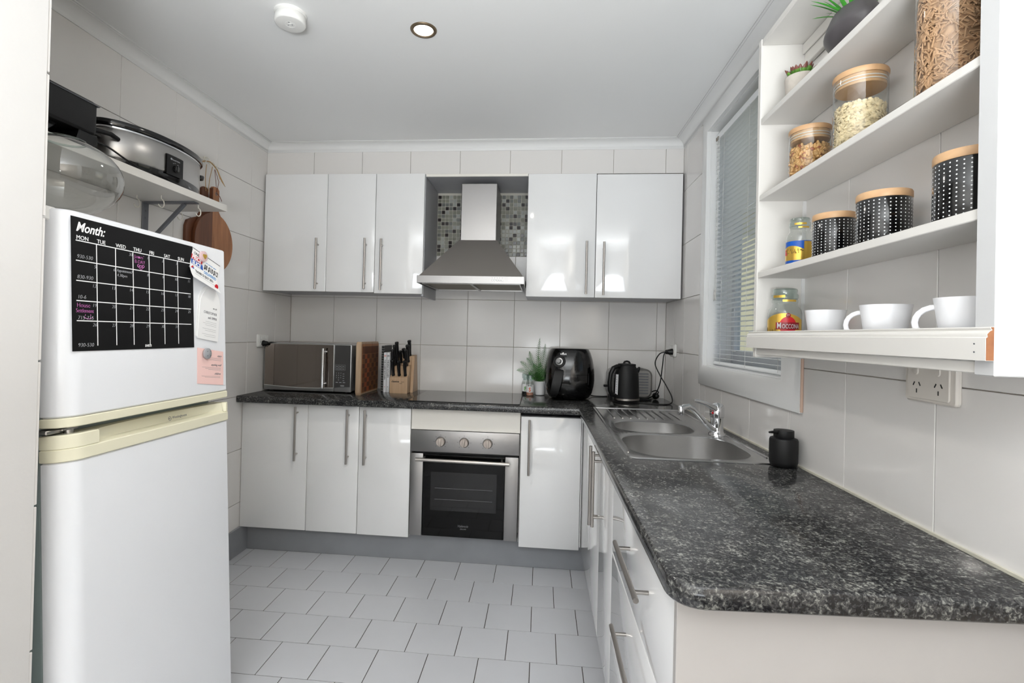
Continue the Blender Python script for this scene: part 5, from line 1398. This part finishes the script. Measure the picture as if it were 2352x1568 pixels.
MB().box(W-0.014, W-0.001, SY0+0.001, SY1-0.001, 2.085, 2.149, 0.002).box(W-0.020, W-0.014, SY0+0.001, SY1-0.001, 2.118, 2.149, 0.002).obj('wall_batten', X['painted'], su)
# guard rail with moulded top edge; raw timber at the cut end
rp_ = [(0.0, 1.244), (-0.011, 1.244), (-0.011, 1.2765), (-0.009, 1.278), (-0.0095, 1.282), (-0.006, 1.2865), (-0.003, 1.288), (-0.005, 1.291), (-0.004, 1.2925), (0, 1.2925)]
rp_ = [(SX-0.003+a, b) for a, b in rp_]
MB().prism(rp_, -2.4425, -1.612, 'y').obj('guard_rail', X['painted'], su)
MB().prism(offset_poly(rp_, -0.0006), -2.4432, -2.4424, 'y').obj('cut_end', X['rawpine'], su)
mb = MB()
for z in (1.256, 1.268): mb.cyl((SX-0.0141, -2.424, z), (SX-0.0146, -2.424, z), 0.0012, 8)
mb.obj('nail_heads', X['bracket'], su)

def canister(y, z, r, h, label):
    t = thing('canister', label, 'canister', (2.312+0.012+r, y, z)); c = (2.312+0.012+r, y, z)
    MB().lathe([(0, 0.0005), (r*0.97, 0.0005), (r, 0.003), (r, h), (r*0.98, h+0.001), (r*0.9, h+0.001)], 56, c).obj('body', X['blackgloss'], t)
    MB().lathe([(0, h+0.001), (r*0.99, h+0.001), (r*1.01, h+0.003), (r*1.01, h+0.013), (r*0.985, h+0.016), (0, h+0.016)], 56, c).obj('lid', X['bamboo'], t)
    mb = MB(); nr = int(h/0.0072); ncol = int(2*math.pi*r/0.0088)
    for j in range(nr):
        zz = c[2]+0.007+j*(h-0.012)/max(1, nr-1)
        for i in range(ncol):
            a = 2*math.pi*i/ncol
            # rows on every side of the canister
            n_ = Vector((math.cos(a), math.sin(a), 0)); e = Vector((-math.sin(a), math.cos(a), 0))
            p = Vector((c[0], c[1], zz))+n_*(r+0.0002)
            q = 0.00125
            up_ = Vector((0, 0, 1))
            mb.add([p+e*q, p+(e+up_)*q*0.7, p+up_*q, p+(up_-e)*q*0.7, p-e*q, p-(e+up_)*q*0.7, p-up_*q, p+(e-up_)*q*0.7, p+n_*0.0004], [(k, (k+1) % 8, 8) for k in range(8)])
    o = mb.obj('white_dots', X['wink'], t, smooth=False, fix=False); o['kind'] = 'stuff'
canister(-1.936, 1.469, 0.0445, 0.088, 'short black dotted canister with wooden lid, leftmost of three')
canister(-2.108, 1.469, 0.0475, 0.090, 'black dotted canister with wooden lid, middle of three')
canister(-2.318, 1.469, 0.0490, 0.098, 'black dotted canister with wooden lid, nearest and largest of three')

def storage_jar(y, z, r, h, label, kind, fill):
    cx = 2.312+0.010+r; t = thing('storage_jar', label, 'jar', (cx, y, z)); c = (cx, y, z)
    MB().lathe([(0, 0.001), (r*0.96, 0.001), (r, 0.004), (r, h-0.012)], 48, c).obj('glass_body', X['glass'], t)
    ld = MB().lathe([(0, h-0.012), (r*0.985, h-0.012), (r*1.02, h-0.009), (r*1.03, h-0.003), (r*1.01, h), (0, h)], 48, c).obj('lid', X['bamboo'], t)
    MB().lathe([(0, h-0.034), (r*0.93, h-0.034), (r*0.93, h-0.012)], 40, c).obj('lid_plug', X['bamboo'], ld)
    MB().torus((cx, y, z+h-0.020), r*0.955, 0.0012, 40, 6).torus((cx, y, z+h-0.027), r*0.955, 0.0012, 40, 6).obj('seal_ring', X['offw'], ld)
    R_ = r-0.003
    def scatter(me_maker, n, names, sz):
        mbs = [MB() for _ in names]
        for k in range(n):
            u = rnd.random()
            if u < 0.80:
                a = rnd.uniform(0, 2*math.pi); rr = R_-rnd.uniform(0.3, 1.0)*sz; zz = rnd.uniform(0.008 if kind == 'bran' else sz*0.6, fill)
            else:
                a = rnd.uniform(0, 2*math.pi); rr = (R_-sz*0.5)*math.sqrt(rnd.random()); zz = fill+rnd.uniform(-0.3, 0.6)*sz
            q = Matrix.Translation((cx+rr*math.cos(a), y+rr*math.sin(a), z+0.002+zz))
            me_maker(mbs[rnd.choices(range(len(names)), [w_ for _, _, w_ in names])[0]], q, a)
        for mb, (nm, m_, _) in zip(mbs, names):
            o = mb.obj(nm, m_, t, fix=False); o['kind'] = 'stuff'
    core = MB().lathe([(0, 0.003), (R_-0.006, 0.003), (R_-0.006, fill-0.004), (0, fill-0.002)], 24, c)
    core.obj('filling', {'nuts': X['nut1'], 'oats': X['oat'], 'bran': X['bran']}[kind], t)
    if kind == 'nuts':
        def mk(mb, q, a):
            q = q @ Matrix.Rotation(rnd.uniform(0, 6.3), 4, 'Z') @ Matrix.Rotation(rnd.uniform(0, 3), 4, 'X')
            mb.sphere((0, 0, 0), 0.0055, 8, 6, (0.85, 0.75, 1.35), M=q)
        scatter(mk, 520, (('peanuts', X['nut1'], 0.85), ('dark_nuts', X['nut2'], 0.15)), 0.006)
    if kind == 'oats':
        def mk(mb, q, a):
            q = q @ Matrix.Rotation(a, 4, 'Z') @ Matrix.Rotation(rnd.uniform(-0.9, 0.9), 4, 'Y') @ Matrix.Rotation(rnd.uniform(0, 3), 4, 'X')
            mb.sphere((0, 0, 0), 0.0045, 6, 4, (0.25, 0.8, 1.1), M=q)
        scatter(mk, 1500, (('oat_flakes', X['oat'], 1),), 0.0045)
    if kind == 'bran':
        def mk(mb, q, a):
            q = q @ Matrix.Rotation(a, 4, 'Z') @ Matrix.Rotation(rnd.uniform(-0.35, 0.35), 4, 'Y') @ Matrix.Rotation(rnd.uniform(0, 3.14), 4, 'X')
            mb.cyl((0, 0, -0.008), (0, 0, 0.008), 0.0014, 5, M=q)
        scatter(mk, 1500, (('bran_sticks', X['bran'], 1),), 0.003)
storage_jar(-1.815, 1.698, 0.0485, 0.130, 'small glass jar of mixed nuts with bamboo lid', 'nuts', 0.075)
storage_jar(-2.020, 1.698, 0.0515, 0.168, 'glass jar half full of rolled oats with bamboo lid', 'oats', 0.092)
storage_jar(-2.275, 1.698, 0.0525, 0.208, 'tall glass jar packed with bran sticks, nearest on its shelf', 'bran', 0.172)

def cup(y, label, hang=35):
    cx = 2.366; t = thing('coffee_cup', label, 'cup', (cx, y, 1.2427), group='white cups on the bottom shelf'); c = (cx, y, 1.2427)
    MB().lathe([(0, 0.001), (0.030, 0.001), (0.031, 0.003), (0.0325, 0.020), (0.0335, 0.028), (0.0435, 0.099), (0.0438, 0.1005), (0.0415, 0.1005), (0.033, 0.030), (0, 0.026)], 44, c).obj('cup_body', X['ceramic'], t)
    if hang is not None:
        pts = []; d = Vector((math.cos(R(hang)), math.sin(R(hang)), 0))
        for k in range(11):
            a = R(95-19*k); pts.append(Vector(c)+d*(0.040+0.027*math.cos(a))+Vector((0, 0, 0.060+0.026*math.sin(a))))
        MB().tube(pts, 0.005, 8).obj('handle', X['ceramic'], t)
cup(-1.912, 'white ceramic cup beside the coffee jar, leftmost of three', None if False else 60)
cup(-2.128, 'white ceramic cup with visible handle, middle of three', 140)
cup(-2.325, 'white ceramic cup at the near end of the bottom shelf', 140)

def coffee_jar(y, z, s, label, blue=False):
    cx = 2.371; t = thing('coffee_jar', label, 'jar', (cx, y, z)); c = Vector((cx, y, z))
    P = [(0, 0.001), (0.040, 0.001), (0.0435, 0.005), (0.0435, 0.088), (0.041, 0.097), (0.034, 0.106), (0.031, 0.112), (0.0335, 0.115), (0.0335, 0.121), (0.031, 0.123)]
    P = [(a, b*1.17) for a, b in P]
    MB().lathe([(a*s, b*s) for a, b in P], 44, c).obj('glass_body', X['glass'], t)
    MB().lathe([(a*s, b*s*1.17) for a, b in ((0.030, 0.122), (0.0345, 0.124), (0.0345, 0.133), (0.031, 0.136), (0.032, 0.144), (0.030, 0.148), (0.0, 0.150))], 44, c).obj('stopper', X['thickglass'], t)
    def band(r_, z0, z1, a0, a1, m_, nm, n=16, wav=None, par=t):
        vs = []
        for i in range(n+1):
            a = R(a0+(a1-a0)*i/n); zt2 = z1+(wav(i/n) if wav else 0)
            vs += [c+Vector((r_*math.cos(a), r_*math.sin(a), z0*1.17)), c+Vector((r_*math.cos(a), r_*math.sin(a), zt2*1.17))]
        return MB().add(vs, [(2*i, 2*i+2, 2*i+3, 2*i+1) for i in range(n)]).obj(nm, m_, par, fix=False)
    rr = 0.0437*s
    if blue:
        band(rr, 0.010*s, 0.076*s, 150, 300, X['blue'], 'label')
        band(rr+0.0002, 0.018*s, 0.050*s, 150, 262, X['gold'], 'gold_field', 24, lambda u: 0.012*s*math.sin(math.pi*u))
        band(rr+0.0002, 0.012*s, 0.074*s, 262, 300, X['gold'], 'side_text_panel')
        mb = MB()
        for k in range(26):
            a = R(rnd.uniform(180, 258)); zz = 0.046*s+rnd.uniform(0, 0.016)*s
            mb.sphere(c+Vector(((rr+0.0006)*math.cos(a), (rr+0.0006)*math.sin(a), zz)), 0.0022, 6, 4, (0.4, 0.4, 1.3) if k % 2 else (1, 0.4, 0.6))
        mb.obj('leaf_print', X['golddk'], t)
        band(rr+0.0004, 0.035*s, 0.052*s, 160, 186, X['red'], 'logo_plate')
    else:
        band(rr, 0.018*s, 0.071*s, 150, 318, X['gold'], 'label', 24, lambda u: 0.016*s*math.sin(math.pi*min(1, max(0, (u-0.1)/0.9)))**1.0)
        ca = 257
        def on(x_, y_, d=0.0): # label coordinates -> jar surface
            a = R(ca)+x_/rr; q = rr+0.0004+d
            return Vector((q*math.cos(a), q*math.sin(a), (y_+0.016*s)*1.17))+c
        vs = [on(0, 0.040*s)]+[on(0.021*s*math.cos(2*math.pi*k/30), 0.040*s+0.024*s*math.sin(2*math.pi*k/30)) for k in range(30)]
        # fan needs inner rings to follow the curve
        vs = []; n = 30
        for j in range(5):
            for k in range(n): vs.append(on(0.022*s*(j+0.01)/4*math.cos(2*math.pi*k/n), 0.041*s+0.022*s*(j+0.01)/4*math.sin(2*math.pi*k/n)))
        MB().add(vs, [(j*n+k, j*n+(k+1) % n, (j+1)*n+(k+1) % n, (j+1)*n+k) for j in range(4) for k in range(n)]).obj('red_medallion', X['red'], t, fix=False)
        vs = []
        for i in range(13):
            x_ = (-0.031+0.062*i/12)*s; vs += [on(x_, 0.032*s, 0.0003), on(x_, 0.049*s, 0.0003)]
        MB().add(vs, [(2*i, 2*i+2, 2*i+3, 2*i+1) for i in range(12)]).obj('red_banner', X['dred'], t, fix=False)
        vs = []
        for j in range(3):
            for k in range(12): vs.append(on(0.0062*s*j/2*math.cos(2*math.pi*k/12), 0.0655*s+0.0062*s*j/2*math.sin(2*math.pi*k/12), 0.0004))
        MB().add(vs, [(j*12+k, j*12+(k+1) % 12, (j+1)*12+(k+1) % 12, (j+1)*12+k) for j in range(2) for k in range(12)]).obj('small_badge', X['dred'], t, fix=False)
        mb = MB(); bend = lambda p: on(p.x, p.y, 0.0007)
        txt(mb, 'M', 0.0205*s, -0.0285*s, 0.0345*s, None, bend=bend, bold=0.0003, sx=0.78); txt(mb, 'OCCONA', 0.0150*s, -0.0150*s, 0.0345*s, None, bend=bend, bold=0.0002, sx=0.66)
        txt(mb, 'DE', 0.006*s, -0.0038*s, 0.065*s, None, bend=bend)
        mb.obj('lettering', X['wink'], t, smooth=False, fix=False)
        mb = MB()
        for k in range(16):
            a = R(rnd.uniform(172, 214)); zz = rnd.uniform(0.022, 0.058)*s
            mb.sphere(c+Vector(((rr+0.0004)*math.cos(a), (rr+0.0004)*math.sin(a), zz)), 0.0024, 6, 4, (0.5, 0.5, 2.4))
        mb.obj('leaf_print', X['golddk'], t)
        MB().lathe([(0, 0.003), (rr-0.003, 0.003), (rr-0.003, 0.018), (0, 0.019)], 30, c).obj('coffee_granules', X['coffee'], t)
    band(0.0338*s, 0.1155*s, 0.1205*s, 236, 300, X['gold'], 'seal_strip')
    band(0.0348*s, 0.1255*s, 0.1315*s, 190 if not blue else 215, 246 if not blue else 280, X['gold'], 'seal_strip')
coffee_jar(-1.694, 1.2427, 1.0, 'glass coffee jar with gold label reading MOCCONA on the bottom shelf')
coffee_jar(-1.771, 1.469, 0.765, 'empty glass coffee jar with blue and gold label beside the canisters', True)

# plants on the top shelf
sp2 = thing('succulent', 'small red-tipped succulent in a concrete pot at the far end of the top shelf', 'plant', (2.372, -1.755, 1.928)); c = Vector((2.372, -1.755, 1.928))
MB().lathe([(0, 0.0005), (0.030, 0.0005), (0.034, 0.003), (0.0385, 0.068), (0.037, 0.071), (0.034, 0.070), (0.033, 0.062), (0, 0.060)], 36, c).obj('pot', X['concrete'], sp2)
def leafmesh(p, d, L_, w_, mi=None):
    d = Vector(d).normalized(); s = d.cross(Vector((0, 0, 1))).normalized(); n = s.cross(d)
    mb = MB(); vs = []; ringn = 8; prof = [(0, 0.35), (0.25, 0.8), (0.5, 1.0), (0.75, 0.8), (0.92, 0.4), (1.0, 0.03)]
    for t, k in prof:
        for i in range(ringn):
            a = 2*math.pi*i/ringn; vs.append(Vector(p)+d*L_*t+s*w_*k*math.cos(a)+n*w_*0.4*k*math.sin(a)+Vector((0, 0, 0.15*L_*t*t)))
    mb.add(vs, [(j*ringn+i, j*ringn+(i+1) % ringn, (j+1)*ringn+(i+1) % ringn, (j+1)*ringn+i) for j in range(5) for i in range(ringn)])
    for k in range(len(mb.f)): mb.mi[k] = 1 if k >= 3*ringn else 0
    return mb
for k in range(22):
    a = k*2.4; tl = 0.25+0.55*((k % 5)/5)
    d = Vector((math.cos(a), math.sin(a), 0.5+1.6*(1-k/22)))
    leafmesh(c+Vector((0.012*math.cos(a), 0.012*math.sin(a), 0.062)), d, 0.034+0.008*rnd.random(), 0.0075).obj('leaf', [X['leaf2'], X['leafred']], sp2)
dp = thing('potted_plant', 'spiky green plant in a faceted dark grey pot on the top shelf', 'plant', (2.374, -1.985, 1.928)); c = Vector((2.374, -1.985, 1.928))
vs = []; n = 10; rings = [(0.022, 0.0005), (0.030, 0.004), (0.052, 0.055), (0.055, 0.066), (0.040, 0.104), (0.037, 0.106), (0.034, 0.100)]
for j, (r_, z) in enumerate(rings):
    for i in range(n):
        a = 2*math.pi*(i+0.5*(j // 2 % 2))/n; vs.append(c+Vector((r_*math.cos(a), r_*math.sin(a)*1.55, z)))
mb = MB().add(vs, [(j*n+i, j*n+(i+1) % n, (j+1)*n+(i+1) % n, (j+1)*n+i) for j in range(len(rings)-1) for i in range(n)]+[tuple(range(n))[::-1]])
pot = mb.obj('pot', X['slate'], dp); 
for p_ in pot.data.polygons: p_.use_smooth = True
pot.modifiers.new('soft', 'SUBSURF').render_levels = 2
MB().disc(c+Vector((0, 0, 0.098)), 0.034, 20, sy=1.5).obj('soil', X['bookblack'], dp)
for k in range(26):
    a = k*2.39996; el = 0.35+1.5*((k*7) % 26)/26
    d = Vector((math.cos(a), math.sin(a)*1.1, el)).normalized(); L_ = 0.085+0.03*rnd.random()
    if c.x+d.x*L_ > W-0.02 or c.z+0.1+d.z*L_ > 2.145: L_ *= 0.6
    s = d.cross(Vector((0, 0, 1))).normalized(); P0 = c+Vector((0.01*math.cos(a), 0.014*math.sin(a), 0.096))
    vs = []
    for i in range(7):
        t = i/6; w_ = 0.0055*(1-t)**0.7*(0.6+0.4*min(1, t*4)); p = P0+d*L_*t-Vector((0, 0, 0.020*t*t))
        vs += [p-s*w_, p+Vector((0, 0, -0.0012)), p+s*w_]
    vs[-3:] = [P0+d*L_-Vector((0, 0, 0.02))]*3
    MB().add(vs, [(3*i+k2, 3*i+k2+1, 3*i+4+k2, 3*i+3+k2) for i in range(6) for k2 in (0, 1)]).obj('leaf', X['spike'], dp, fix=False)
